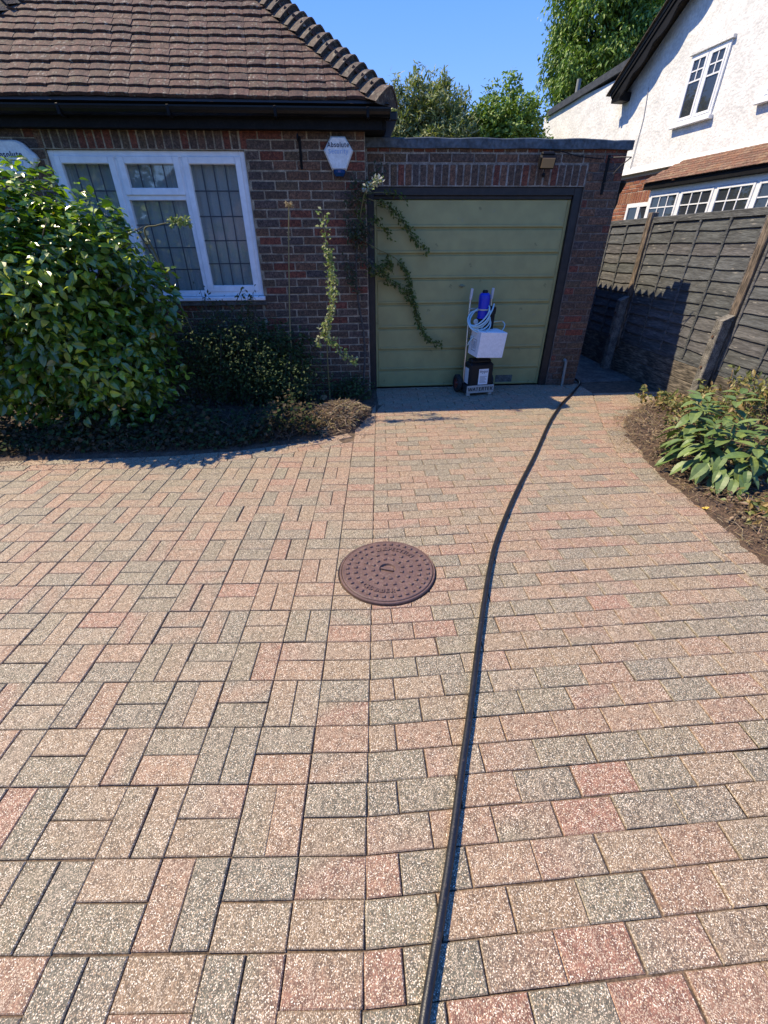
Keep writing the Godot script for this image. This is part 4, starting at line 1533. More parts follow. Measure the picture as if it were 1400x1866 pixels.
# ---------------------------------------------------------------- trees
func leaf_mat(key: String, rough: float, back: Color, spec := 0.5) -> StandardMaterial3D:
	return mat(key, Color(1, 1, 1), rough, {"vc": true, "two": true, "back": back, "spec": spec})

# crown: list of [centre, radii, leaves]
func tree(called: String, label: String, at: Vector3, trunk_h: float, trunk_r: float, clumps: Array, leaf: Mesh, m: Material, cols: Array, rise: float, size: float, group := "") -> void:
	var t := thing(called, label, "tree", at, 0.0, group)
	var mb := MB.new()
	mb.tube(smooth_path([Vector3.ZERO, Vector3(0.05, trunk_h * 0.5, 0.04), Vector3(0, trunk_h, 0)], 4), trunk_r, trunk_r * 0.55, 9)
	var trunk := part("trunk", mb, mat("bark", Color(0.10, 0.075, 0.055), 0.95, {"tex": grain(121, 0.05, 0.4), "scale3": Vector3(4, 1, 4), "bump": bump_tex(122, 0.06), "relief": 1.0}), t)
	for c in clumps:
		mb = MB.new()
		var mid: Vector3 = c[0]
		mb.tube(smooth_path([Vector3(0, trunk_h * rng.randf_range(0.6, 0.98), 0), Vector3(mid.x * 0.5, lerpf(trunk_h, mid.y, 0.4), mid.z * 0.5), mid], 4), trunk_r * 0.35, trunk_r * 0.08, 5)
		part("limb", mb, mat("bark", Color.WHITE), trunk)
	var xs := []
	var ks := []
	for c in clumps:
		var mid: Vector3 = c[0]
		var rad: Vector3 = c[1]
		for i in int(c[2]):
			var d := rv(1.0)
			while d.length() > 1.0 or d.length() < 0.05:
				d = rv(1.0)
			d = d.normalized() * pow(d.length(), 0.55)
			var p := mid + d * rad
			var sprig := rv(0.10) * size
			var along := (d * 0.6 + Vector3(0, rise, 0) + rv(0.5)).normalized()
			var k: Color = jit(pick(cols), 0.18)
			for s in 5:
				xs.append(leaf_x(p + sprig + rv(0.09 * size), Vector3(0, 0.7, 0) + d * 0.5 + rv(0.9), along + rv(0.5), rng.randf_range(0.9, 1.6)))
				ks.append(k)
	scatter("crown", leaf, m, xs, ks, t)

func clump_cloud(centre: Vector3, rad: Vector3, cnt: int, csize: float, leaves: int, low := -0.5) -> Array:
	var out := []
	for i in cnt:
		var d := rv(1.0)
		while d.length() > 1.0 or d.y < low:
			d = rv(1.0)
		var s := csize * rng.randf_range(0.65, 1.3)
		out.append([centre + d * rad, Vector3(s, s * 0.8, s), leaves])
	return out

func trees() -> void:
	var lm := leaf_mat("tree_leaf", 0.55, Color(0.5, 0.55, 0.16))
	# silver-green tree with upright wispy shoots
	var cl := clump_cloud(Vector3(0.0, 3.95, 0), Vector3(1.32, 1.2, 1.0), 62, 0.38, 90)
	for i in 40:
		var a := rng.randf_range(-1.3, 1.3)
		cl.append([Vector3(a, 5.0 + rng.randf_range(-0.1, 0.5) - absf(a) * 0.35, rng.randf_range(-0.6, 0.6)), Vector3(0.05, 0.30, 0.05), 16])
	tree("willowy_tree", "grey-green willowy tree with upright shoots just right of the hipped roof", Vector3(2.3, -0.06, -16.0), 2.8, 0.16, cl, leaf_mesh(0.12, 0.034, 0.3, 0.1, 2), lm, [Color(0.246, 0.280, 0.108), Color(0.189, 0.245, 0.085), Color(0.302, 0.315, 0.139), Color(0.170, 0.210, 0.092)], 0.9, 1.0, "trees behind the garage")
	# bright green rounded tree
	cl = clump_cloud(Vector3(0.0, 3.9, 0), Vector3(1.18, 1.3, 0.9), 66, 0.35, 80)
	cl.append_array([[Vector3(0.1, 5.3, 0), Vector3(0.22, 0.45, 0.22), 90], [Vector3(-0.45, 5.05, 0), Vector3(0.2, 0.35, 0.2), 70], [Vector3(0.62, 4.95, 0), Vector3(0.24, 0.3, 0.2), 70]])
	tree("broadleaf_tree", "bright green leafy tree between the willowy tree and white house", Vector3(4.62, -0.06, -16.2), 2.7, 0.15, cl, leaf_mesh(0.085, 0.05, 0.3, 0.15, 2), lm, [Color(0.227, 0.333, 0.054), Color(0.170, 0.271, 0.046), Color(0.210, 0.308, 0.070), Color(0.142, 0.219, 0.046)], 0.4, 1.0, "trees behind the garage")
	# low yellow-green bush in front of them
	cl = clump_cloud(Vector3(0, 2.75, 0), Vector3(1.7, 0.8, 0.5), 34, 0.34, 70, -0.9)
	tree("hedge_bush", "yellow-green bush showing just above the garage parapet", Vector3(2.9, -0.06, -12.8), 1.7, 0.08, cl, leaf_mesh(0.07, 0.04, 0.3, 0.15, 2), lm, [Color(0.238, 0.308, 0.070), Color(0.246, 0.315, 0.062), Color(0.280, 0.336, 0.098)], 0.3, 0.9)
	# tall dark tree over the neighbour's flat roof
	cl = clump_cloud(Vector3(0.3, 8.2, 0), Vector3(3.0, 3.3, 2.0), 84, 0.50, 150, -0.95)
	cl.append_array(clump_cloud(Vector3(-1.9, 6.6, 0.3), Vector3(0.9, 1.5, 0.8), 16, 0.36, 110, -1.0))
	tree("tall_tree", "tall deep green tree rising behind the white house", Vector3(10.1, -0.06, -20.5), 6.5, 0.3, cl, leaf_mesh(0.125, 0.05, 0.3, 0.4, 2), leaf_mat("tall_leaf", 0.5, Color(0.45, 0.5, 0.14)), [Color(0.123, 0.219, 0.034), Color(0.161, 0.271, 0.043), Color(0.095, 0.175, 0.034), Color(0.227, 0.333, 0.062)], -0.7, 2.0)
	# tree behind the camera, mirrored in the window
	cl = clump_cloud(Vector3(0, 5.0, 0), Vector3(2.4, 2.2, 2.0), 30, 0.8, 40, -0.9)
	tree("street_tree", "dark street tree mirrored in the left light of the window", Vector3(-9.0, -0.06, 10.0), 3.6, 0.2, cl, leaf_mesh(0.22, 0.12, 0.3, 0.2, 2), lm, [Color(0.084, 0.140, 0.035), Color(0.112, 0.168, 0.042)], 0.1, 2.0)

	# hedge along the street, mirrored in the lower panes
	cl = []
	for i in 26:
		cl.append([Vector3(rng.randf_range(-3.2, 3.2), rng.randf_range(0.5, 1.6), rng.randf_range(-0.3, 0.3)), Vector3(0.42, 0.36, 0.4), 60])
	tree("street_hedge", "leafy street hedge mirrored in the lower panes of the window", Vector3(-5.2, -0.06, 6.4), 0.5, 0.06, cl, leaf_mesh(0.09, 0.05, 0.3, 0.2, 2), lm, [Color(0.10, 0.16, 0.035), Color(0.13, 0.19, 0.05)], 0.1, 1.2)

# ---------------------------------------------------------------- beds
func beds() -> void:
	soil_bed("left_bed", left_bed, -4.6, 0.32, -5.2, -3.4, 0.03, "bare brown soil of the bed under the window")
	var rb := PackedVector2Array()
	for q in right_bed_edge:
		rb.append(q)
	rb.append_array(PackedVector2Array([Vector2(3.78, -4.8), Vector2(5.0, -4.8), Vector2(5.0, 2.2)]))
	soil_bed("right_bed", rb, 2.2, 3.8, -4.95, 1.2, 0.07, "brown soil of the bed along the fence")
	# straw, twigs and clippings
	var stick := MB.new()
	stick.tube([Vector3(0, 0, -0.5), Vector3(0.04, 0.03, 0.0), Vector3(0, 0.0, 0.5)], 0.02, 0.012, 4, false)
	var xs := []
	var ks := []
	var straw := [Color(0.30, 0.22, 0.12), Color(0.22, 0.15, 0.085), Color(0.36, 0.28, 0.17), Color(0.16, 0.10, 0.06), Color(0.13, 0.085, 0.05), Color(0.26, 0.21, 0.09)]
	for i in 2300:
		var p := Vector3(-0.16 + rng.randfn(0.0, 0.20), 0, -4.26 + rng.randfn(0.0, 0.17))
		if edge_distance(Vector2(p.x, p.z), left_bed) < -0.02:
			continue
		var r2 := pow((p.x + 0.16) / 0.42, 2.0) + pow((p.z + 4.26) / 0.36, 2.0)
		p.y = 0.01 + maxf(0.0, 1.0 - r2) * 0.17 * rng.randf_range(0.5, 1.05) + rng.randf() * 0.02
		var l := rng.randf_range(0.03, 0.12)
		xs.append(Transform3D(Basis.from_euler(Vector3(rng.randfn(0.0, 0.45), rng.randf() * TAU, rng.randfn(0.0, 0.4))).scaled_local(Vector3(0.16, 0.16, l)), p))
		ks.append(jit(pick(straw), 0.4))
	scatter("clippings", stick.mesh(), mat("straw", Color(1, 1, 1), 0.9, {"vc": true}), xs, ks)
	var last: Node = get_child(get_child_count() - 1)
	last.set_meta("label", "heap of dry stalks and clippings at the corner of the left bed")
	xs = []
	ks = []
	for i in 2300:
		var p := Vector3(0, 0, rng.randf_range(-4.75, -1.2))
		var e := 2.3
		for j in right_bed_edge.size() - 1:
			var a: Vector2 = right_bed_edge[j]
			var b: Vector2 = right_bed_edge[j + 1]
			if p.z <= a.y and p.z > b.y:
				e = lerpf(a.x, b.x, (p.z - a.y) / (b.y - a.y))
		p.x = e + absf(rng.randfn(0.0, 0.4)) - 0.02
		if p.x > 3.72:
			continue
		if p.z < -3.2 and rng.randf() < 0.25:
			p.x = e - absf(rng.randfn(0.0, 0.1))
		p.y = 0.012 + clampf((p.x - e) * 0.45, 0.0, 0.06) + rng.randf() * 0.03
		var l := rng.randf_range(0.02, 0.09)
		xs.append(Transform3D(Basis.from_euler(Vector3(rng.randfn(0.0, 0.35), rng.randf() * TAU, rng.randfn(0.0, 0.4))).scaled_local(Vector3(0.08, 0.08, l)), p))
		ks.append(jit(pick(straw), 0.3))
	scatter("dry_litter", stick.mesh(), mat("straw", Color.WHITE), xs, ks)
	get_child(get_child_count() - 1).set_meta("label", "dry twigs and straw strewn over the right bed")
	# dead stalks and leaf litter under the shrubs on the left
	xs = []
	ks = []
	for i in 3600:
		var p := Vector3(rng.randf_range(-3.9, -0.35), 0, 0)
		p.z = -3.58 - absf(rng.randfn(0.0, 0.30))
		if edge_distance(Vector2(p.x, p.z), left_bed) < 0.03 or p.z < -5.0:
			continue
		p.y = 0.01 + rng.randf() * 0.13 * clampf((-3.6 - p.z) * 4.0, 0.2, 1.0)
		var l := rng.randf_range(0.04, 0.2)
		xs.append(Transform3D(Basis.from_euler(Vector3(rng.randfn(0.0, 0.7), rng.randf() * TAU, rng.randfn(0.0, 0.4))).scaled_local(Vector3(0.09, 0.09, l)), p))
		ks.append(jit(pick([Color(0.10, 0.07, 0.045), Color(0.15, 0.11, 0.07), Color(0.07, 0.05, 0.035)]), 0.3))
	scatter("bed_litter", stick.mesh(), mat("straw", Color.WHITE), xs, ks)
	get_child(get_child_count() - 1).set_meta("label", "dead stalks and litter on the ground under the left shrubs")
	# crumbs of soil kicked onto the paving
	var crumb := MB.new()
	crumb.box(Transform3D(Basis.from_euler(Vector3(0.4, 0.3, 0.2)), Vector3.ZERO), Vector3(1, 0.6, 0.8), 0.2)
	xs = []
	ks = []
	for i in 3600:
		var p := Vector3.ZERO
		var big := 1.0
		if i % 3 == 0:
			p = Vector3(rng.randf_range(-3.6, 0.15), 0.002, 0)
			p.z = -3.5 + absf(rng.randfn(0.0, 0.10)) - maxf(0.0, p.x + 1.3) * 0.33
		else:
			var q: Vector2 = right_bed_edge[1 + rng.randi() % 10]
			var r: Vector2 = right_bed_edge[mini(11, right_bed_edge.find(q) + 1)]
			var e := q.lerp(r, rng.randf())
			p = Vector3(e.x - absf(rng.randfn(0.0, 0.13)), 0.002, e.y)
			if i % 3 == 2 or i > 1500:      # clods lying in the bed itself
				p = Vector3(e.x + 0.03 + absf(rng.randfn(0.0, 0.3)), 0.0, e.y)
				p.y = clampf((p.x - e.x) * 0.5, 0.004, 0.075)
				big = rng.randf_range(1.0, 3.2)
		xs.append(Transform3D(Basis.from_euler(rv(3.0)).scaled(Vector3.ONE * rng.randf_range(0.002, 0.009) * big), p))
		ks.append(jit(pick([SOIL, Color(0.16, 0.11, 0.07), Color(0.22, 0.16, 0.10)]), 0.3))
	scatter("soil_crumbs", crumb.mesh(), mat("straw", Color.WHITE), xs, ks)
	get_child(get_child_count() - 1).set_meta("label", "crumbs and clods of soil in and beside the beds")
	# cut stumps
	for s in [[Vector3(-0.60, 0.0, -4.93), 0.055, 0.16, 0.5, "split pale cut stump at the back of the clippings heap"], [Vector3(-0.34, 0.0, -4.80), 0.045, 0.12, -0.4, "smaller reddish cut stump right of the split stump"]]:
		var t := thing("tree_stump", s[4], "stump", s[0], 0.0, "cut stumps in the left bed")
		var up := Vector3(s[3] * 0.7, 1.0, 0.5).normalized()
		var m := MB.new()
		m.tube([Vector3(0, -0.05, 0), up * s[2] * 0.5, up * s[2]], s[1] * 1.1, s[1], 11, false)
		part("bark", m, mat("stump_bark", Color(0.16, 0.085, 0.05), 0.95, {"tex": grain(121, 0.05, 0.5), "scale": 4.0, "bump": bump_tex(122, 0.06), "relief": 0.6}), t)
		m = MB.new()
		m.tube([up * (s[2] - 0.01), up * (s[2] + 0.003)], s[1] * 0.96, s[1] * 0.94, 11)
		part("cut_face", m, mat("cut_wood", Color(0.46, 0.29, 0.14), 0.85, {"tex": grain(131, 0.04, 0.6), "scale": 6.0}), t)

# ---------------------------------------------------------------- camellia
func shrub_leaves(centre: Vector3, rad: Vector3, cnt: int, inner: float, tilt: float, smin: float, smax: float, ymin: float, back_limit: float) -> Array:
	var out := []
	while out.size() < cnt:
		var d := rv(1.0)
		if d.length() > 1.0 or d.length() < 0.05:
			continue
		d = d.normalized()
		var lump := 1.0 + 0.10 * sin(d.x * 6.0 + d.y * 3.0) + 0.08 * sin(d.y * 8.0 + d.z * 5.0 + 1.3) + 0.05 * sin(d.x * 13.0 + d.z * 11.0)
		var p := centre + d * rad * lump * (1.0 - pow(rng.randf(), 1.6) * inner)
		if p.y < ymin or p.z < back_limit:
			continue
		var nn := (d * 0.35 + Vector3(0, 0.8, 0) + rv(tilt)).normalized()
		var along := d * 0.6 + Vector3(0, -0.2, 0) + rv(1.1)
		out.append(leaf_x(p, nn, along, rng.randf_range(smin, smax)))
	return out

func camellia() -> void:
	var t := thing("camellia_shrub", "big rounded glossy evergreen shrub in front of the window", "shrub", Vector3(-2.66, 0, -4.25))
	var m := MB.new()
	for i in 9:
		var a := TAU * i / 9.0
		for w in 3:
			var tip := Vector3(cos(a + w * 0.5) * 0.98, 0.7 + w * 0.42 + rng.randf() * 0.2, sin(a + w * 0.5) * 0.58)
			m.tube(smooth_path([Vector3(cos(a) * 0.3, 0.5, sin(a) * 0.2), tip * Vector3(0.6, 0.85, 0.6), tip], 3), 0.008, 0.003, 5)
		m.tube(smooth_path([Vector3(rng.randf_range(-0.1, 0.1), 0, rng.randf_range(-0.1, 0.1)), Vector3(cos(a) * 0.3, 0.5, sin(a) * 0.2), Vector3(cos(a) * 0.6, 1.1 + rng.randf() * 0.5, sin(a) * 0.35)], 4), 0.022, 0.008, 6)
	part("stems", m, mat("grey_bark", Color(0.13, 0.11, 0.09), 0.9, {"tex": grain(121, 0.05, 0.5), "scale": 4.0}), t)
	var lm := leaf_mat("camellia_leaf", 0.33, Color(0.55, 0.66, 0.08), 0.7)
	var forms := [leaf_mesh(0.080, 0.046, 0.35, 0.22, 4), leaf_mesh(0.072, 0.044, 0.25, 0.4, 4), leaf_mesh(0.084, 0.044, 0.5, 0.12, 4)]
	var leaves := shrub_leaves(Vector3(0, 1.06, 0.0), Vector3(1.06, 0.95, 0.62), 7600, 0.26, 0.75, 0.6, 1.35, 0.16, -0.85)
	leaves.append_array(shrub_leaves(Vector3(0, 1.06, 0.0), Vector3(0.92, 0.84, 0.5), 4200, 0.75, 0.8, 0.9, 1.4, 0.16, -0.85))
	# a loose skirt drooping towards the paving and shoots that stand out on top
	leaves.append_array(shrub_leaves(Vector3(0.35, 0.55, 0.28), Vector3(0.75, 0.5, 0.3), 700, 0.6, 0.6, 0.7, 1.1, 0.12, -0.9))
	for i in 70:
		var d := Vector3(rng.randf_range(-0.8, 0.8), rng.randf_range(0.55, 1.0), rng.randf_range(-0.2, 0.8)).normalized()
		var p := Vector3(0, 1.06, 0) + d * Vector3(1.06, 0.95, 0.62) * 1.02
		for k in 5:
			leaves.append(leaf_x(p + Vector3(0, 0.028 * k, 0) + rv(0.012), Vector3(0, 0.6, 0) + rv(0.6) + d * 0.4, rv(0.7) + Vector3(0, 0.75, 0), rng.randf_range(0.7, 1.05)))
	var cols := [Color(0.079, 0.154, 0.019), Color(0.095, 0.175, 0.021), Color(0.071, 0.132, 0.019), Color(0.114, 0.199, 0.022), Color(0.089, 0.161, 0.021)]
	var young_sunlit := Color(0.270, 0.396, 0.031)  # young leaf green, which also paints sunlight onto the upper shrub
	var lit := []
	var eye := cam.position - t.position
	for x in leaves:
		lit.append([x, x.origin.distance_to(eye), rng.randf()])
	lit.sort_custom(func(a, b): return a[1] < b[1])
	var lmats := []
	for i in 6:
		lmats.append(mat("camellia_leaf_%d" % i, cols[i] if i < 5 else young_sunlit, 0.33, {"two": true, "back": Color(0.55, 0.66, 0.08), "spec": 0.7}))
	var n := 0
	var xs := []
	var ks := []
	for e in lit:
		var x: Transform3D = e[0]
		var fresh_sunlit: bool = e[2] < 0.09 or (x.origin.y > 1.6 and e[2] < 0.32)  # more of them high up, their brighter green standing in for sun
		if n < 290 and in_view(t.position + x.origin) and x.origin.y > 0.35:
			put("leaf", forms[n % 3], lmats[5 if fresh_sunlit else n % 5], t, x)
			n += 1
		else:
			xs.append(x)
			ks.append(jit(young_sunlit if fresh_sunlit else (Color(0.30, 0.22, 0.03) if e[2] > 0.992 else pick(cols)), 0.2))
	scatter("foliage", forms[0], lm, xs, ks, t)

# ---------------------------------------------------------------- smaller plants in the left bed
func small_shrub(called: String, label: String, at: Vector3, centre: Vector3, rad: Vector3, cnt: int, lf: Mesh, cols: Array, inner := 0.7, tilt := 0.7) -> void:
	var t := thing(called, label, "shrub", at, 0.0, "shrubs in the left bed")
	var m := MB.new()
	for i in 10:
		var e := centre + Vector3(rng.randf_range(-0.8, 0.8) * rad.x, rng.randf_range(-0.2, 0.8) * rad.y, rng.randf_range(-0.7, 0.7) * rad.z)
		m.tube(smooth_path([Vector3(rng.randf_range(-0.15, 0.15), 0, 0), e * Vector3(0.5, 0.55, 0.5) + rv(0.05), e], 3), 0.010, 0.004, 5)
	part("stems", m, mat("grey_bark", Color.WHITE), t)
	var xs := shrub_leaves(centre, rad, cnt, inner, tilt, 0.7, 1.25, 0.02, -0.75)
	var ks := []
	for x in xs:
		ks.append(jit(pick(cols), 0.25))
	scatter("foliage", lf, leaf_mat("small_leaf", 0.6, Color(0.45, 0.5, 0.12), 0.32), xs, ks, t)

func bed_plants() -> void:
	var dark := [Color(0.045, 0.075, 0.022), Color(0.06, 0.09, 0.028), Color(0.035, 0.06, 0.02), Color(0.08, 0.11, 0.035)]
	var lf := leaf_mesh(0.036, 0.02, 0.3, 0.15, 2)
	small_shrub("dark_shrub", "dark small-leaved shrub below the right half of the window", Vector3(-1.18, 0, -4.80), Vector3(0, 0.50, 0), Vector3(0.58, 0.47, 0.30), 4800, lf, dark)
	small_shrub("filler_shrub", "dark shrub joining the big glossy shrub to the window sill", Vector3(-1.62, 0, -4.80), Vector3(0, 0.55, 0), Vector3(0.36, 0.46, 0.28), 2600, lf, dark)
	small_shrub("trailing_shrub", "low trailing shrub between the dark shrub and the clippings heap", Vector3(-0.76, 0, -4.76), Vector3(0, 0.28, 0), Vector3(0.5, 0.40, 0.34), 3000, lf, dark)
	small_shrub("wall_shrub", "small dark shrub at the foot of the wall beside the garage door", Vector3(-0.05, 0, -4.98), Vector3(0, 0.12, 0), Vector3(0.26, 0.17, 0.15), 900, lf, dark)
	small_shrub("shaded_shrub", "shaded leafy shrub against the wall directly under the window sill", Vector3(-1.0, 0, -5.02), Vector3(0, 0.55, 0.0), Vector3(0.6, 0.36, 0.14), 1500, leaf_mesh(0.05, 0.032, 0.3, 0.15, 2), dark)
	# ivy-like ground cover
	var xs := []
	var ks := []
	for i in 8200:
		var p := Vector3(rng.randf_range(-4.2, -0.35), 0, -3.60 - absf(rng.randfn(0.0, 0.34)))
		if edge_distance(Vector2(p.x, p.z), left_bed) < 0.02 or p.z < -5.05:
			continue
		var hh := clampf((-3.53 - p.z) * 1.3, 0.03, 0.30)
		p.y = 0.015 + hh * pow(rng.randf(), 0.7) * (0.7 + 0.3 * sin(p.x * 7.0))
		xs.append(leaf_x(p, Vector3(0, 1, 0.25) + rv(0.7), rv(1.0), rng.randf_range(0.6, 1.3)))
		ks.append(jit(pick([Color(0.032, 0.048, 0.018), Color(0.042, 0.065, 0.022), Color(0.055, 0.045, 0.025), Color(0.085, 0.062, 0.035), Color(0.03, 0.028, 0.018)]), 0.25))
	scatter("ground_cover", leaf_mesh(0.045, 0.036, 0.2, 0.2, 2), leaf_mat("ivy_leaf", 0.8, Color(0.3, 0.3, 0.08), 0.2), xs, ks)
	get_child(get_child_count() - 1).set_meta("label", "low ivy and weeds covering the ground of the left bed")

# ---------------------------------------------------------------- climbers
# sprays of small leaves along a stem
func strand(t: Node3D, path: Array, r0: float, r1: float, density: float, spread: float, lf: Mesh, lm: Material, cols: Array, stem: Material, called := "spray", from := 0.0) -> void:
	var pts := smooth_path(path, 8)
	var m := MB.new()
	m.tube(pts, r0, r1, 5)
	var s := part("stem", m, stem, t)
	var xs := []
	var ks := []
	for i in pts.size() - 1:
		if float(i) / pts.size() < from:
			continue
		var a: Vector3 = pts[i]
		var b: Vector3 = pts[i + 1]
		var n := int(a.distance_to(b) * density) + 1
		for k in n:
			var p := a.lerp(b, rng.randf())
			xs.append(leaf_x(p + rv(spread) + Vector3(0, 0, absf(rng.randfn(0.0, spread * 0.5))), Vector3(0, 0.6, 0.7) + rv(0.8), rv(1.0) + (b - a).normalized() * 0.5, rng.randf_range(0.6, 1.3)))
			ks.append(jit(pick(cols), 0.25))
	if xs.size():
		scatter(called, lf, lm, xs, ks, s)

func climbers() -> void:
	var lm := leaf_mat("climber_leaf", 0.6, Color(0.5, 0.55, 0.14), 0.3)
	var lf := leaf_mesh(0.036, 0.02, 0.3, 0.15, 2)
	var stem := mat("green_stem", Color(0.14, 0.13, 0.05), 0.8)
	var wood := mat("grey_bark", Color.WHITE)
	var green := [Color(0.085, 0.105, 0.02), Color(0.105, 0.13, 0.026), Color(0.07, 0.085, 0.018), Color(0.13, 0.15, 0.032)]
	var z := -5.14
	# the climber at the garage corner
	var t := thing("wall_climber", "thin-leaved climber rooted by the garage door and trailing across it", "climbing plant", Vector3(0.08, 0, -5.10))
	var o := t.position
	var g := func(a: Array) -> Array:
		var out := []
		for p in a:
			out.append(Vector3(p[0], p[1], p[2]) - o)
		return out
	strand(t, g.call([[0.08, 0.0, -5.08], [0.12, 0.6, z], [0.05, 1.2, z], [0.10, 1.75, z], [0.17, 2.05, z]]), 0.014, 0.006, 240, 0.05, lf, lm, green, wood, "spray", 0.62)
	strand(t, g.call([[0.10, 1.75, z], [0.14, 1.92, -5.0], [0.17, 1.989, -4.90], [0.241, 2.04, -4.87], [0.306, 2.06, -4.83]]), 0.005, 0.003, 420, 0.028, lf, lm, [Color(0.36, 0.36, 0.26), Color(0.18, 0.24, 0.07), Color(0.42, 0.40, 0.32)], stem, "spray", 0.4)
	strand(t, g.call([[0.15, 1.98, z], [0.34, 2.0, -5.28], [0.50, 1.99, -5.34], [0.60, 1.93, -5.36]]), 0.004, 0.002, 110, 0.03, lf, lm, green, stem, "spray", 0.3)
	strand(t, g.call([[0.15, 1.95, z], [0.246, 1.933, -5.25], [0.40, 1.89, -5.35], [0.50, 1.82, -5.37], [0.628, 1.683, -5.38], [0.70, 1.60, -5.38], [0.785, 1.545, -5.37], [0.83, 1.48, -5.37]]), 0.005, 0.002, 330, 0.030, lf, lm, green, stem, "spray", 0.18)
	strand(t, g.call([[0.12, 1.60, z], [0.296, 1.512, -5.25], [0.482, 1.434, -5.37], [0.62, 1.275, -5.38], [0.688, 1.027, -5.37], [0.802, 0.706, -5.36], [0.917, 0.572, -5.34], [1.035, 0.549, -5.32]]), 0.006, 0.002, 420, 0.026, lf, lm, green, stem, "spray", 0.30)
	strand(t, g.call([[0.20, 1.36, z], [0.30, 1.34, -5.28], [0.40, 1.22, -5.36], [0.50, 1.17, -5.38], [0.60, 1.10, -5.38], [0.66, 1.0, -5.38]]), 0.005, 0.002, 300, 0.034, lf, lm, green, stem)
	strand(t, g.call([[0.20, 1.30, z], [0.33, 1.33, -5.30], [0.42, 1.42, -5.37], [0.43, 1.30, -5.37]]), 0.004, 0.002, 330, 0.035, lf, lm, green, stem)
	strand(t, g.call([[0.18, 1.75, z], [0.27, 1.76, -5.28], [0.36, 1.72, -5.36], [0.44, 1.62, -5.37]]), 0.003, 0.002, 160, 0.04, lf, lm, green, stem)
	# dark tangle on the wall
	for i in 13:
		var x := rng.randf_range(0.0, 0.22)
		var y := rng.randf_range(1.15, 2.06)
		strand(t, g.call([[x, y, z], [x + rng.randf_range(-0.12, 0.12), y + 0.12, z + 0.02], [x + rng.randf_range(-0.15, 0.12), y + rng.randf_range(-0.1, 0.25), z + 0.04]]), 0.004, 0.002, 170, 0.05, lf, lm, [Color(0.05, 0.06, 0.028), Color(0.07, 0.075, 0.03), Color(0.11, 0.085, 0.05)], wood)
	# pale strand hanging in the sun
	t = thing("pale_climber", "pale sunlit climber strand hanging on the brick wall left of the door", "climbing plant", Vector3(-0.1, 0, -4.9))
	o = t.position
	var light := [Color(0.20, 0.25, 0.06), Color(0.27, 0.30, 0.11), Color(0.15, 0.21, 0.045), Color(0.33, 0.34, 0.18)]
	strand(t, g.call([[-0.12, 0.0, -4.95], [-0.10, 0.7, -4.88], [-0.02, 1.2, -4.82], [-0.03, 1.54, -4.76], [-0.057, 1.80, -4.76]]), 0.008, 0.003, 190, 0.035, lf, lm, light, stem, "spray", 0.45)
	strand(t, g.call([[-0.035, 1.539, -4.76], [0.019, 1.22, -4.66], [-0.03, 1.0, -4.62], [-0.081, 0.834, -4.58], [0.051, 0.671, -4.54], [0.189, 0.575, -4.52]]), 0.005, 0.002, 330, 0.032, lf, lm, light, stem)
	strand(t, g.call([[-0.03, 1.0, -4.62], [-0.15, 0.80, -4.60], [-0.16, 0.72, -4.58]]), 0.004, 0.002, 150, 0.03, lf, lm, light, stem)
	# rose by the window
	t = thing("rose_bush", "leggy rose with bare canes standing beside the window frame", "rose", Vector3(-0.72, 0, -4.95))
	o = t.position
	strand(t, g.call([[-0.72, 0.0, -4.95], [-0.80, 0.6, -4.98], [-0.95, 1.15, -4.95], [-1.08, 1.55, -4.92], [-1.13, 1.68, -4.90]]), 0.014, 0.006, 130, 0.05, lf, lm, green, wood, "spray", 0.72)
	strand(t, g.call([[-0.70, 0.0, -4.96], [-0.84, 0.7, -4.96], [-0.98, 1.45, -4.84], [-1.01, 1.67, -4.77], [-0.889, 1.707, -4.75], [-0.742, 1.731, -4.73], [-0.614, 1.739, -4.72]]), 0.011, 0.003, 620, 0.03, lf, lm, [Color(0.20, 0.26, 0.06), Color(0.26, 0.30, 0.10), Color(0.15, 0.21, 0.05)], stem, "spray", 0.78)
	strand(t, g.call([[-0.66, 0.0, -4.95], [-0.62, 0.5, -4.98], [-0.45, 0.95, -5.02], [-0.30, 1.2, -5.05]]), 0.008, 0.004, 20, 0.04, lf, lm, green, wood, "spray", 0.5)
	strand(t, g.call([[-0.75, 0.0, -4.95], [-0.62, 0.4, -4.95], [-0.40, 0.62, -5.0], [-0.22, 0.95, -5.05]]), 0.009, 0.003, 25, 0.04, lf, lm, green, wood, "spray", 0.4)
	strand(t, g.call([[-0.80, 0.0, -4.9], [-0.98, 0.6, -4.9], [-1.15, 1.0, -4.9], [-1.2, 1.25, -4.9]]), 0.006, 0.002, 20, 0.04, lf, lm, green, wood, "spray", 0.5)
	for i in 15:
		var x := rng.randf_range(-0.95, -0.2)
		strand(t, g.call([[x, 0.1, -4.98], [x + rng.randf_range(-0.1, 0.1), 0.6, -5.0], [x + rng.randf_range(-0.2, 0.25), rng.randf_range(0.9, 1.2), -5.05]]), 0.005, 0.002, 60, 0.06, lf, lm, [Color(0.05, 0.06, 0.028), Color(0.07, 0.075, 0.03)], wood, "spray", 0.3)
	# tall seed stalk
	t = thing("seed_stalk", "single tall thin stalk with a dry flower head against the bricks", "plant", Vector3(-0.70, 0, -4.97))
	var m := MB.new()
	m.tube(smooth_path([Vector3(0, 0, 0), Vector3(0.01, 0.68, 0.01), Vector3(0.09, 1.4, 0.10), Vector3(0.16, 1.85, 0.22)], 5), 0.008, 0.005, 6)
	part("stem", m, mat("dry_stem", Color(0.24, 0.21, 0.09), 0.8), t)
	m = MB.new()
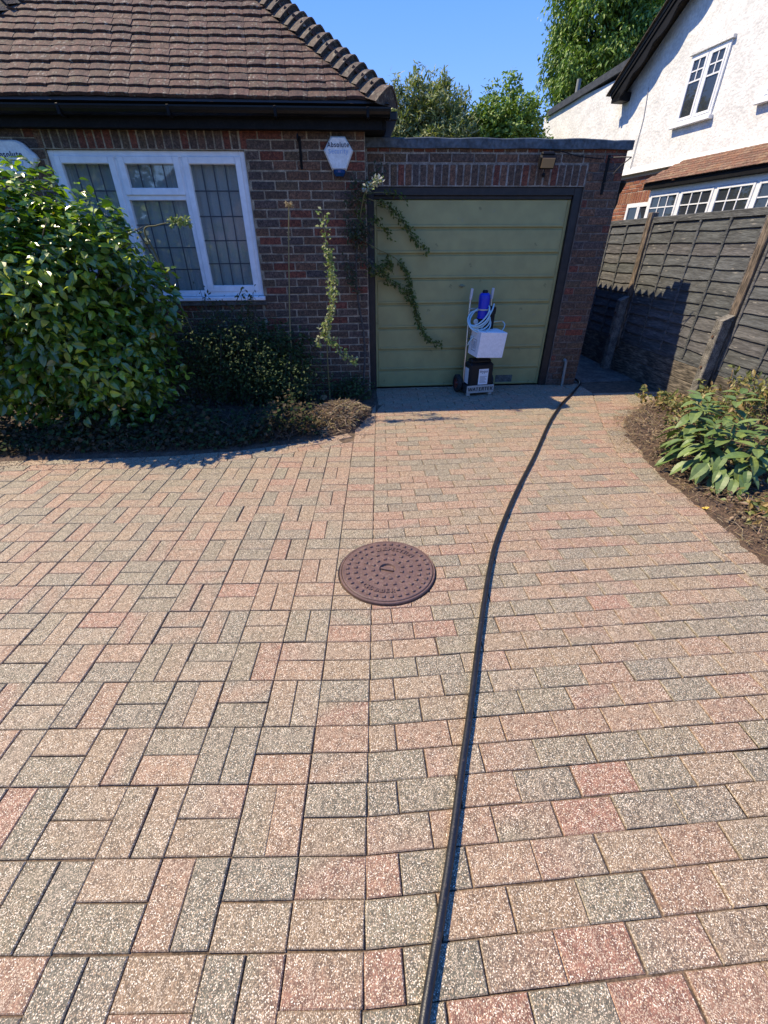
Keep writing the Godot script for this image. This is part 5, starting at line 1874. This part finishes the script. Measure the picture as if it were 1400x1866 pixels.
	for i in 34:
		var d := Vector3(rng.randf_range(-1, 1), rng.randf_range(-0.1, 1), rng.randf_range(-1, 1)).normalized()
		var e := Vector3(0.16, 1.85, 0.22) + d * rng.randf_range(0.02, 0.055)
		m.tube([Vector3(0.16, 1.85, 0.22), e], 0.0012, 0.0012, 3, false)
		m.box(Transform3D(Basis.from_euler(rv(3.0)), e), Vector3(0.010, 0.006, 0.008))
	part("flower_head", m, mat("dry_flower", Color(0.36, 0.27, 0.13), 0.9), t)
	m = MB.new()
	for i in 12:
		m.box(Transform3D(Basis.from_euler(rv(3.0)), Vector3(0.118, 1.58 + i * 0.008, 0.145) + rv(0.015)), Vector3(0.014, 0.004, 0.01))
	part("side_bud", m, mat("dry_flower", Color.WHITE), t)

# ---------------------------------------------------------------- right bed
func right_bed() -> void:
	var t := thing("leafy_plant", "broad-leaved green plant growing over the paving edge on the right", "plant", Vector3(2.78, 0.03, -2.72))
	var forms := [leaf_mesh(0.17, 0.075, 0.25, 0.35, 5), leaf_mesh(0.14, 0.066, 0.3, 0.5, 5), leaf_mesh(0.19, 0.08, 0.2, 0.25, 5)]
	var gm := []
	for k in [Color(0.135, 0.215, 0.055), Color(0.169, 0.240, 0.066), Color(0.108, 0.182, 0.046), Color(0.203, 0.280, 0.072)]:
		gm.append(mat("broad_leaf_%d" % gm.size(), k, 0.5, {"two": true, "back": Color(0.12, 0.16, 0.03), "tex": grain(141, 0.03, 0.75), "scale": 5.0, "world": false}))
	var m := MB.new()
	var heads := []
	for i in 9:
		var e := Vector3(rng.randf_range(-0.25, 0.40), rng.randf_range(0.26, 0.44), rng.randf_range(-0.55, 0.30))
		heads.append(e)
		m.tube(smooth_path([Vector3(e.x * 0.5, 0, e.z * 0.5), Vector3(e.x * 0.8, e.y * 0.5, e.z * 0.8), e], 3), 0.009, 0.005, 6)
	heads.append(Vector3(-0.10, 0.52, -0.35))
	heads.append(Vector3(0.10, 0.56, -0.25))
	part("stems", m, mat("green_stem", Color.WHITE), t)
	var n := 0
	for e in heads:
		var turn := rng.randf() * TAU
		for lev in 5:
			for s in 3:
				var a := turn + lev * 1.1 + s * TAU / 3.0 + rng.randfn(0.0, 0.2)
				var d := Vector3(cos(a), 0, sin(a))
				var up := 0.75 - lev * 0.28
				var p: Vector3 = e - Vector3(0, lev * 0.055, 0) + d * 0.012
				put("leaf", forms[n % 3], gm[n % 4], t, leaf_x(p, Vector3.UP - d * up * 0.7 + rv(0.2), d + Vector3(0, up - 0.2, 0), rng.randf_range(0.7, 1.1) * (0.75 if lev == 0 else 1.0)))
				n += 1
	for i in 60:      # lower skirt of leaves hanging over the kerb
		var a := rng.randf_range(1.6, 4.9)
		var d := Vector3(cos(a), 0, sin(a))
		put("leaf", forms[n % 3], gm[n % 4], t, leaf_x(Vector3(d.x * rng.randf_range(0.12, 0.30) - 0.05, rng.randf_range(0.10, 0.28), d.z * rng.randf_range(0.2, 0.45) - 0.05), Vector3.UP + d * 0.5 + rv(0.3), d + Vector3(0, -0.4, 0), rng.randf_range(0.6, 1.0)))
		n += 1
	# yellowing weeds by the fence
	var lf := leaf_mesh(0.05, 0.026, 0.3, 0.2, 3)
	var lm := leaf_mat("weed_leaf", 0.5, Color(0.5, 0.5, 0.12))
	var labels := ["yellow-green weeds at the foot of the sunlit fence post", "straggly weed with reddish stalks against the far fence panel", "yellowing weeds behind the broad-leaved plant", "low weeds at the right picture edge below the broad-leaved plant", "sprawling weeds in front of the gravel board"]
	var spots_at := [Vector3(3.50, 0.05, -4.02), Vector3(3.62, 0.05, -3.55), Vector3(3.15, 0.05, -3.55), Vector3(2.62, 0.04, -1.95), Vector3(3.35, 0.05, -4.25)]
	var hs := [0.34, 0.62, 0.24, 0.14, 0.16]
	for i in 5:
		var w := thing("weed_clump", labels[i], "weeds", spots_at[i], 0.0, "weeds in the right bed")
		for k in 14:
			var d := Vector3(rng.randfn(0.0, 0.3), 1.0, rng.randfn(0.0, 0.3))
			var b := Vector3(rng.randf_range(-0.2, 0.2), 0, rng.randf_range(-0.26, 0.26))
			var l: float = hs[i] * rng.randf_range(0.5, 1.1)
			strand(w, [b, b + d * l * 0.5 + rv(0.03), b + d * l + Vector3(rng.randfn(0.0, 0.06), -0.03, rng.randfn(0.0, 0.06))], 0.004, 0.002, 75, 0.035, lf, lm, [Color(0.17, 0.18, 0.045), Color(0.22, 0.21, 0.06), Color(0.12, 0.15, 0.04), Color(0.28, 0.20, 0.07)], mat("red_stem", Color(0.20, 0.11, 0.06), 0.8), "leaves", 0.15)
	# small ground cover under the plant and along the bed
	var xs := []
	var ks := []
	for i in 4200:
		var p := Vector3(rng.randf_range(2.38, 3.7), 0.07, rng.randf_range(-4.5, -1.3))
		if p.x < 2.42 + maxf(0.0, (-3.0 - p.z) * 0.62) + rng.randf() * 0.15:
			continue
		p.y += rng.randf() * 0.07
		xs.append(leaf_x(p, Vector3.UP + rv(0.7), rv(1.0), rng.randf_range(0.5, 1.1)))
		ks.append(jit(pick([Color(0.18, 0.20, 0.05), Color(0.12, 0.15, 0.035), Color(0.26, 0.20, 0.09), Color(0.20, 0.14, 0.08), Color(0.13, 0.085, 0.05), Color(0.16, 0.10, 0.055), Color(0.10, 0.065, 0.04)]), 0.25))
	scatter("bed_weeds", lf, lm, xs, ks)
	get_child(get_child_count() - 1).set_meta("label", "small weeds and dead leaves covering the right bed")
	# fallen leaf on the paving
	var fl := thing("fallen_leaf", "single yellow and orange fallen leaf on the paving edge", "leaf", Vector3(2.345, 0.006, -2.33), 0.7)
	put("blade", leaf_mesh(0.07, 0.045, 0.5, -0.12, 5), mat("yellow_leaf", Color(0.62, 0.42, 0.05), 0.6, {"two": true}), fl)
	put("stalk", leaf_mesh(0.05, 0.006, 0.3, 0.0, 3), mat("orange_leaf", Color(0.55, 0.30, 0.12), 0.6, {"two": true}), fl, Transform3D(Basis(Vector3.UP, PI), Vector3(0, 0.003, 0)))

# ---------------------------------------------------------------- lettering
func lettering(text: String, height: float, depth: float, serif := false, weight := 700) -> TextMesh:
	var f := SystemFont.new()
	f.font_names = PackedStringArray(["Droid Serif" if serif else "Droid Sans"])
	f.font_weight = weight
	var t := TextMesh.new()
	t.text = text
	t.font = f
	t.font_size = 32
	t.pixel_size = height / 23.0
	t.depth = depth
	t.curve_step = 1.5
	return t

func take(m: MB, t: Mesh, x: Transform3D) -> void:
	for s in t.get_surface_count():
		var a := t.surface_get_arrays(s)
		var b := m.v.size()
		var vs: PackedVector3Array = a[Mesh.ARRAY_VERTEX]
		var ns: PackedVector3Array = a[Mesh.ARRAY_NORMAL]
		for i in vs.size():
			m.vert(x * vs[i], (x.basis * ns[i]).normalized(), m.col)
		var id = a[Mesh.ARRAY_INDEX]
		if id == null or id.size() == 0:
			for i in vs.size():
				m.ix.append(b + i)
		else:
			for i in id:
				m.ix.append(b + i)

# ---------------------------------------------------------------- inspection cover
func manhole() -> void:
	var t := thing("manhole_cover", "round reddish-brown cast inspection chamber cover set in the pavers", "manhole cover", Vector3(0.135, 0, -1.83), 0.15)
	var iron := mat("painted_iron", Color(0.16, 0.098, 0.076), 0.42, {"tex": grain(151, 0.04, 0.82), "bump": bump_tex(152, 0.12), "relief": 0.08, "scale": 3.0, "spots": spots(153, 0.08, 0.86, [Color(0.52, 0.45, 0.39, 0.4), Color(0.36, 0.24, 0.18, 0.4), Color(0.60, 0.54, 0.46, 0.35)], 512)})
	var m := MB.new()
	m.lathe(Transform3D(), [Vector2(0.268, -0.06), Vector2(0.268, 0.008), Vector2(0.265, 0.012), Vector2(0.258, 0.012), Vector2(0.2565, 0.006)], 64)
	part("rim", m, iron, t)
	m = MB.new()
	m.lathe(Transform3D(), [Vector2(0.2545, -0.01), Vector2(0.2545, 0.013), Vector2(0.251, 0.016), Vector2(0.046, 0.016), Vector2(0.042, 0.004), Vector2(0.0, 0.004)], 64)
	var plate := part("plate", m, iron, t)
	# studs in rings, leaving room for the words
	m = MB.new()
	for r in [[0.225, 34, 0], [0.180, 26, 1], [0.132, 17, 0], [0.084, 12, 0]]:
		for i in int(r[1]):
			var a: float = TAU * i / r[1] + 0.04
			if r[2] == 1:
				var dg := rad_to_deg(fposmod(a, TAU))
				if (dg > 258 and dg < 338) or (dg > 86 and dg < 152):
					continue
			m.box(Transform3D(Basis(Vector3.UP, -a), Vector3(cos(a) * r[0], 0.0185, sin(a) * r[0])), Vector3(0.019, 0.011, 0.019), 0.0025)
	part("studs", m, iron, plate)
	m = MB.new()
	for w in [["INSPECTION", 298.0, 7.6, 1.0], ["CHAMBER", 119.0, 8.2, -1.0]]:
		var word: String = w[0]
		for i in word.length():
			var k := (i - (word.length() - 1) / 2.0) * float(w[2])
			var a := deg_to_rad(float(w[1]) + (k if w[3] > 0 else -k))
			var out := Vector3(cos(a), 0, sin(a))
			var up: Vector3 = out * float(w[3])
			var right := up.cross(Vector3.UP).normalized()
			var x := Transform3D(Basis(right, up, Vector3.UP), out * 0.180 + Vector3(0, 0.0175, 0) - up * 0.002)
			take(m, lettering(word[i], 0.030, 0.008), x)
	part("lettering", m, iron, plate)
	m = MB.new()
	m.box(Transform3D(Basis(Vector3.UP, -0.5), Vector3(0, 0.011, 0)), Vector3(0.078, 0.012, 0.012), 0.003)
	part("lifting_bar", m, iron, plate)

# ---------------------------------------------------------------- hose on the ground
func hose() -> void:
	var pts := []
	for q in [[-0.09, 0.35], [0.01, 0.05], [0.098, -0.192], [0.160, -0.344], [0.23, -0.52], [0.316, -0.753], [0.40, -0.975], [0.565, -1.428], [0.745, -1.883], [0.892, -2.182], [1.14, -2.627], [1.527, -3.271], [1.975, -4.043], [2.36, -4.62], [2.60, -4.93], [2.80, -5.20], [2.93, -5.40], [2.965, -5.56], [2.95, -5.80], [2.95, -6.6]]:
		pts.append(Vector3(q[0], 0.0148 + undul.get_noise_2d(q[0], q[1]) * 0.008, q[1]))
	var m := MB.new()
	m.tube(smooth_path(pts, 10), 0.0128, 0.0128, 14)
	var o := part("hose", m, mat("black_rubber", Color(0.016, 0.016, 0.017), 0.42, {"tex": grain(161, 0.05, 0.6), "scale": 3.0, "spots": spots(163, 0.08, 0.93, [Color(0.42, 0.36, 0.3, 0.3), Color(0.3, 0.28, 0.25, 0.25)], 512), "bump": bump_tex(152, 0.12), "relief": 0.04}))
	tag(o, "long black rubber hose lying down the driveway to the garage corner", "hose")

# ---------------------------------------------------------------- alarm boxes
func alarm_box(label: String, at: Vector3, outline: Array, depth: float, lens: bool, text_y: float, th: float) -> void:
	var t := thing("alarm_box", label, "alarm box", at, 0.0, "alarm boxes on the house wall")
	var m := MB.new()
	var n := outline.size()
	var mid := Vector2.ZERO
	for q in outline:
		mid += q / n
	var f := []
	for i in n:
		var q: Vector2 = outline[i]
		f.append(q.lerp(mid, 0.10))
	var fp := []
	for q in f:
		fp.append(Vector3(q.x, q.y, depth))
	m.face(fp, Vector3.BACK)
	for i in n:
		var j := (i + 1) % n
		var a: Vector2 = outline[i]
		var b: Vector2 = outline[j]
		var o := Vector3((a + b).x / 2 - mid.x, (a + b).y / 2 - mid.y, 0)
		m.face([Vector3(a.x, a.y, 0), Vector3(b.x, b.y, 0), Vector3(b.x, b.y, depth - 0.018), Vector3(a.x, a.y, depth - 0.018)], o)
		m.face([Vector3(a.x, a.y, depth - 0.018), Vector3(b.x, b.y, depth - 0.018), Vector3(f[j].x, f[j].y, depth), Vector3(f[i].x, f[i].y, depth)], o.normalized() + Vector3.BACK)
	part("casing", m, mat("white_plastic", Color(0.74, 0.76, 0.75), 0.4, {"tex": grain(51, 0.02, 0.9), "scale": 3.0}), t)
	m = MB.new()
	take(m, lettering("Absolute", th, 0.003), Transform3D(Basis(), Vector3(0, text_y, depth + 0.001)))
	part("lettering", m, mat("navy_print", Color(0.02, 0.03, 0.06), 0.5), t)
	m = MB.new()
	take(m, lettering("Security", th, 0.003), Transform3D(Basis(), Vector3(0, text_y - th * 1.35, depth + 0.001)))
	part("lettering", m, mat("pale_blue_print", Color(0.30, 0.42, 0.62), 0.5), t)
	if lens:
		m = MB.new()
		m.face([Vector3(-0.062, -0.128, 0.004), Vector3(0.062, -0.128, 0.004), Vector3(0.062, -0.128, depth - 0.004), Vector3(-0.062, -0.128, depth - 0.004)], Vector3.UP)
		m.lathe(Transform3D(Basis.from_scale(Vector3(1, 1, 0.62)), Vector3(0, -0.128, depth * 0.5)), [Vector2(0.0, -0.05), Vector2(0.040, -0.047), Vector2(0.056, -0.022), Vector2(0.060, 0.002)], 16)
		part("strobe_lens", m, mat("blue_lens", Color(0.01, 0.06, 0.20), 0.15), t)

func alarm_boxes() -> void:
	alarm_box("hexagonal white alarm box with blue lens between window and garage", Vector3(-0.075, 2.285, WZ + 0.001), [Vector2(-0.065, 0.115), Vector2(0.065, 0.115), Vector2(0.137, 0.012), Vector2(0.066, -0.130), Vector2(-0.066, -0.130), Vector2(-0.137, 0.012)], 0.055, true, 0.052, 0.034)
	var o := []
	for i in 28:
		var a := -TAU * i / 28
		var r := 1.0 + 0.05 * cos(a * 6.0)
		o.append(Vector2(cos(a) * 0.22 * r, sin(a) * 0.13 * r))
	alarm_box("scalloped white alarm box left of the window, partly behind the shrub", Vector3(-3.03, 2.235, WZ + 0.001), o, 0.05, false, 0.02, 0.04)

# ---------------------------------------------------------------- fittings on the walls
func wall_fittings() -> void:
	# hanging basket bracket seen end-on
	var t := thing("basket_bracket", "black iron hanging bracket on the house wall beside the alarm box", "bracket", Vector3(-0.43, 2.385, WZ))
	var m := MB.new()
	m.bx(-0.012, 0.012, -0.22, 0.02, 0.0, 0.008, 0.002)
	part("back_plate", m, black_paint(), t)
	m = MB.new()
	m.tube(smooth_path([Vector3(0, 0.0, 0.008), Vector3(0.0, 0.01, 0.12), Vector3(0, 0.0, 0.20), Vector3(0, -0.03, 0.22), Vector3(0, -0.045, 0.20)], 4), 0.006, 0.006, 6)
	m.tube(smooth_path([Vector3(0, -0.20, 0.008), Vector3(0.0, -0.14, 0.05), Vector3(0, -0.05, 0.10), Vector3(0, 0.005, 0.16)], 4), 0.005, 0.005, 6)
	part("arm", m, black_paint(), t)
	# bracket at the garage corner
	t = thing("corner_bracket", "black scrolled iron bracket high on the garage pillar", "bracket", Vector3(2.655, 2.28, GZ), 0.0)
	m = MB.new()
	m.bx(-0.014, 0.014, -0.29, 0.03, 0.0, 0.010, 0.002)
	part("back_plate", m, black_paint(), t)
	m = MB.new()
	m.tube([Vector3(0, 0.01, 0.01), Vector3(0.06, 0.0, 0.12), Vector3(0.13, -0.01, 0.20)], 0.006, 0.005, 6)
	m.tube(smooth_path([Vector3(0, -0.20, 0.01), Vector3(0.03, -0.15, 0.06), Vector3(0.08, -0.07, 0.12), Vector3(0.13, -0.01, 0.20)], 4), 0.005, 0.005, 6)
	m.tube(smooth_path([Vector3(0.02, -0.02, 0.04), Vector3(0.05, -0.06, 0.07), Vector3(0.03, -0.09, 0.05), Vector3(0.015, -0.06, 0.04)], 5), 0.004, 0.004, 5)
	part("arm", m, mat("rusty_iron", Color(0.04, 0.035, 0.032), 0.6), t)
	# floodlight
	t = thing("floodlight", "small old floodlight with a tan glass front above the garage door", "floodlight", Vector3(1.975, 2.24, GZ))
	m = MB.new()
	m.bx(-0.03, 0.03, 0.03, 0.09, 0.0, 0.03, 0.004)
	m.tube([Vector3(0, 0.06, 0.03), Vector3(0, 0.07, 0.09)], 0.01, 0.01, 6)
	part("bracket", m, black_paint(), t)
	m = MB.new()
	var tip := Transform3D(Basis(Vector3.RIGHT, 0.35), Vector3(0, 0.0, 0.115))
	m.box(tip, Vector3(0.155, 0.105, 0.07), 0.012)
	m.box(tip * Transform3D(Basis(), Vector3(0, 0.060, -0.02)), Vector3(0.13, 0.03, 0.05), 0.01)
	part("housing", m, black_paint(), t)
	m = MB.new()
	m.box(tip * Transform3D(Basis(), Vector3(0, 0, 0.0365)), Vector3(0.128, 0.078, 0.006), 0.002)
	part("lens", m, mat("tan_glass", Color(0.30, 0.20, 0.10), 0.2), t)
	m = MB.new()
	m.lathe(Transform3D(Basis(), Vector3(-0.01, -0.10, 0.10)), [Vector2(0.0, -0.018), Vector2(0.014, -0.014), Vector2(0.018, 0.0), Vector2(0.014, 0.014), Vector2(0.0, 0.018)], 10)
	m.tube([Vector3(-0.01, -0.09, 0.10), Vector3(-0.005, -0.05, 0.10)], 0.006, 0.006, 6)
	part("sensor", m, black_paint(), t)
	m = MB.new()
	m.tube(smooth_path([Vector3(0.02, 0.07, 0.02), Vector3(0.12, 0.10, 0.03), Vector3(0.35, 0.06, 0.02), Vector3(0.62, 0.04, 0.02)], 5), 0.004, 0.004, 5)
	part("cable", m, black_paint(), t)

# ---------------------------------------------------------------- spray trolley
func trolley() -> void:
	var at := Vector3(1.485, 0, -5.07)
	var t := thing("water_trolley", "two-wheeled aluminium water pump trolley parked against the garage door", "trolley", at, 0.16)
	var alu := mat("aluminium", Color(0.62, 0.63, 0.64), 0.3, {"metal": 1.0})
	var steel := mat("pale_steel", Color(0.50, 0.48, 0.43), 0.35, {"metal": 0.15, "tex": grain(151, 0.04, 0.85), "scale": 5.0})
	for s in [-1.0, 1.0]:
		var m := MB.new()
		m.tube(smooth_path([Vector3(s * 0.145, 0.08, -0.13), Vector3(s * 0.138, 0.6, -0.16), Vector3(s * 0.128, 1.0, -0.19), Vector3(s * 0.126, 1.135, -0.17)], 5), 0.0125, 0.0125, 10)
		part("rail", m, alu, t)
	var m := MB.new()
	for y in [0.30, 0.62, 0.90]:
		m.tube([Vector3(-0.135, y, -0.155 - y * 0.02), Vector3(0.135, y, -0.155 - y * 0.02)], 0.009, 0.009, 8)
	part("cross_bars", m, alu, t)
	# base tray
	m = MB.new()
	m.bx(-0.170, 0.170, 0.035, 0.045, -0.16, 0.055)
	m.bx(-0.174, -0.170, 0.035, 0.125, -0.16, 0.055)
	m.bx(0.170, 0.174, 0.035, 0.125, -0.16, 0.055)
	part("tray", m, mat("dark_steel", Color(0.10, 0.10, 0.11), 0.4, {"metal": 0.7}), t)
	m = MB.new()
	m.bx(-0.174, 0.174, 0.035, 0.125, 0.055, 0.060, 0.002)
	var front := part("front_plate", m, steel, t)
	m = MB.new()
	take(m, lettering("WATERTEK", 0.042, 0.003), Transform3D(Basis.from_scale(Vector3(1.08, 1, 1)), Vector3(0, 0.080, 0.061)))
	part("lettering", m, mat("black_print", Color(0.012, 0.012, 0.012), 0.5), front)
	for s in [-1.0, 1.0]:
		m = MB.new()
		m.bx(s * 0.14 - 0.022, s * 0.14 + 0.022, 0.0, 0.034, 0.0, 0.045, 0.004)
		part("foot", m, steel, t)
	for s in [-1.0, 1.0]:
		var w := Node3D.new()
		w.name = "wheel"
		t.add_child(w, true)
		w.position = Vector3(s * 0.205, 0.105, -0.17)
		w.rotation.z = -PI / 2 * s
		m = MB.new()
		m.lathe(Transform3D(), [Vector2(0.062, -0.026), Vector2(0.090, -0.028), Vector2(0.103, -0.018), Vector2(0.105, 0.0), Vector2(0.103, 0.018), Vector2(0.090, 0.028), Vector2(0.062, 0.026)], 26)
		part("tyre", m, mat("tyre_rubber", Color(0.018, 0.018, 0.018), 0.85), w)
		m = MB.new()
		m.lathe(Transform3D(), [Vector2(0.063, -0.022), Vector2(0.063, 0.022), Vector2(0.030, 0.014), Vector2(0.018, 0.030), Vector2(0.0, 0.030)], 18)
		part("hub", m, mat("red_hub", Color(0.12, 0.018, 0.016), 0.45), w)
	# blue filter vessel and black filter housing
	m = MB.new()
	m.lathe(Transform3D(Basis(), Vector3(-0.005, 0.62, -0.085)), [Vector2(0.0, 0.0), Vector2(0.055, 0.01), Vector2(0.062, 0.03), Vector2(0.064, 0.22), Vector2(0.066, 0.225)], 20)
	part("filter_base", m, mat("black_plastic", Color(0.012, 0.012, 0.013), 0.5, {"spec": 0.35}), t)
	m = MB.new()
	m.lathe(Transform3D(Basis(), Vector3(-0.005, 0.845, -0.085)), [Vector2(0.066, 0.0), Vector2(0.066, 0.012), Vector2(0.061, 0.016), Vector2(0.062, 0.19), Vector2(0.064, 0.196), Vector2(0.060, 0.235), Vector2(0.045, 0.255), Vector2(0.0, 0.26)], 22)
	part("blue_vessel", m, mat("blue_plastic", Color(0.008, 0.022, 0.42), 0.35), t)
	m = MB.new()
	m.lathe(Transform3D(Basis(), Vector3(-0.005, 1.10, -0.085)), [Vector2(0.030, 0.0), Vector2(0.030, 0.02), Vector2(0.022, 0.03), Vector2(0.0, 0.03)], 16)
	part("vessel_cap", m, mat("black_plastic", Color.WHITE), t)
	m = MB.new()
	m.lathe(Transform3D(Basis(), Vector3(0.108, 0.58, -0.10)), [Vector2(0.0, 0.0), Vector2(0.034, 0.005), Vector2(0.038, 0.30), Vector2(0.046, 0.31), Vector2(0.046, 0.37), Vector2(0.02, 0.385), Vector2(0.0, 0.385)], 18)
	part("filter_housing", m, mat("black_plastic", Color.WHITE), t)
	m = MB.new()
	m.tube([Vector3(0.13, 0.795, -0.09), Vector3(0.19, 0.80, -0.09)], 0.013, 0.013, 8)
	m.tube([Vector3(0.19, 0.80, -0.09), Vector3(0.25, 0.802, -0.09)], 0.010, 0.010, 8)
	part("hose_fitting", m, mat("brass", Color(0.45, 0.38, 0.22), 0.35, {"metal": 0.9}), t)
	m = MB.new()
	m.bx(-0.13, -0.055, 0.66, 0.75, -0.14, -0.06, 0.01)
	m.tube([Vector3(-0.09, 0.75, -0.09), Vector3(-0.09, 0.80, -0.09)], 0.012, 0.012, 8)
	part("valve", m, mat("grey_metal", Color(0.30, 0.30, 0.30), 0.4, {"metal": 0.8}), t)
	# gauge, straps and clips
	m = MB.new()
	m.lathe(Transform3D(Basis(Vector3.RIGHT, PI / 2), Vector3(-0.095, 0.815, -0.065)), [Vector2(0.026, 0.0), Vector2(0.028, 0.012), Vector2(0.022, 0.016), Vector2(0.0, 0.015)], 14)
	part("pressure_gauge", m, mat("gauge_face", Color(0.55, 0.55, 0.52), 0.3), t)
	for y in [0.70, 0.93]:
		m = MB.new()
		m.lathe(Transform3D(Basis(), Vector3(-0.005, y, -0.085)), [Vector2(0.0645, 0.0), Vector2(0.069, 0.0), Vector2(0.069, 0.014), Vector2(0.0645, 0.014)], 20)
		m.bx(-0.135, 0.135, y + 0.001, y + 0.013, -0.175, -0.155)
		part("clamp_strap", m, steel, t)
	for s in [-1.0, 1.0]:
		m = MB.new()
		m.tube([Vector3(s * 0.127, 1.03, -0.187), Vector3(s * 0.126, 1.138, -0.169)], 0.0155, 0.0155, 10)
		part("grip", m, mat("pale_grip", Color(0.5, 0.52, 0.55), 0.5), t)
	# clear tubing coiled over the left rail
	var tubing := mat("clear_tubing", Color(0.42, 0.56, 0.58), 0.2)
	for i in 5:
		m = MB.new()
		var k := i * 0.03
		var p := []
		for j in 15:
			var a := TAU * j / 14.0 + 0.4
			p.append(Vector3(-0.07 + cos(a) * (0.105 + k * 0.25), 0.885 - k * 0.55 + sin(a) * (0.05 + k * 0.45) + cos(a) * (0.085 - k * 0.7), -0.03 + sin(i * 2.1) * 0.012 - sin(a) * 0.085))
		m.tube(smooth_path(p, 3), 0.0085, 0.0085, 8, false)
		part("tubing_coil", m, tubing, t)
	m = MB.new()
	m.tube(smooth_path([Vector3(0.10, 0.99, -0.05), Vector3(0.06, 0.93, 0.0), Vector3(-0.02, 0.80, 0.02), Vector3(-0.09, 0.69, 0.0), Vector3(-0.15, 0.63, -0.02), Vector3(-0.17, 0.57, -0.05)], 6), 0.0085, 0.0085, 8)
	part("tubing", m, tubing, t)
	m = MB.new()
	m.tube(smooth_path([Vector3(0.25, 0.802, -0.09), Vector3(0.275, 0.77, -0.07), Vector3(0.25, 0.72, -0.05), Vector3(0.19, 0.68, -0.04), Vector3(0.12, 0.655, -0.05)], 6), 0.0065, 0.0065, 8)
	part("tubing", m, tubing, t)
	# black canister in the tray
	var c := thing("black_canister", "black plastic canister with white labels standing in the trolley tray", "canister", at + Vector3(-0.007, 0.046, -0.044), 0.16)
	m = MB.new()
	m.box(Transform3D(Basis(), Vector3(0, 0.165, 0)), Vector3(0.30, 0.33, 0.185), 0.022)
	m.box(Transform3D(Basis(), Vector3(0, 0.345, 0)), Vector3(0.25, 0.05, 0.13), 0.018)
	part("body", m, mat("black_plastic", Color.WHITE), c)
	m = MB.new()
	m.lathe(Transform3D(Basis(), Vector3(0.08, 0.36, 0.0)), [Vector2(0.026, 0.0), Vector2(0.026, 0.02), Vector2(0.0, 0.022)], 14)
	part("cap", m, mat("black_plastic", Color.WHITE), c)
	m = MB.new()
	m.bx(-0.035, 0.085, 0.085, 0.265, 0.0928, 0.0938)
	var lb := part("label", m, mat("white_label", Color(0.70, 0.70, 0.70), 0.6), c)
	m = MB.new()
	take(m, lettering("Hypo", 0.03, 0.0008), Transform3D(Basis(), Vector3(0.025, 0.235, 0.0944)))
	for i in 7:
		m.bx(-0.02, 0.07 - (i % 3) * 0.012, 0.105 + i * 0.012, 0.109 + i * 0.012, 0.0939, 0.0944)
	part("print", m, mat("grey_print", Color(0.12, 0.12, 0.13), 0.6), lb)
	m = MB.new()
	m.bx(-0.1512, -0.1502, 0.09, 0.27, -0.055, 0.055)
	part("side_label", m, mat("white_label", Color.WHITE), c)
	# cardboard box lying on the canister
	var bxn := thing("white_box", "white cardboard box balanced on top of the black canister", "box", at + Vector3(0.045, 0.44, 0.0), 0.26)
	m = MB.new()
	var tip := Transform3D(Basis(Vector3.BACK, -0.07) * Basis(Vector3.RIGHT, 0.06), Vector3(0, 0.152, 0.0))
	m.box(tip, Vector3(0.335, 0.275, 0.225), 0.004)
	part("carton", m, mat("white_card", Color(0.84, 0.83, 0.83), 0.8, {"tex": grain(51, 0.02, 0.92), "scale": 4.0}), bxn)
	m = MB.new()
	m.box(tip * Transform3D(Basis(), Vector3(-0.10, 0.1381, 0.0)), Vector3(0.005, 0.0008, 0.225))
	part("flap_seam", m, mat("grey_print", Color.WHITE), bxn)
	m = MB.new()
	for q in [[0.0, 0.045, 0.006, 0.075], [0.0, -0.045, 0.006, 0.075]]:
		m.box(tip * Transform3D(Basis(), Vector3(-0.1681, -0.02, q[1])), Vector3(0.0008, 0.12, 0.005))
	for y in [-0.08, 0.04]:
		m.box(tip * Transform3D(Basis(), Vector3(-0.1681, y, 0.0)), Vector3(0.0008, 0.005, 0.09))
	for i in 5:
		m.box(tip * Transform3D(Basis(), Vector3(-0.1681, -0.02, -0.025 + i * 0.0125)), Vector3(0.0008, 0.08, 0.004))
	part("side_print", m, mat("grey_print", Color.WHITE), bxn)
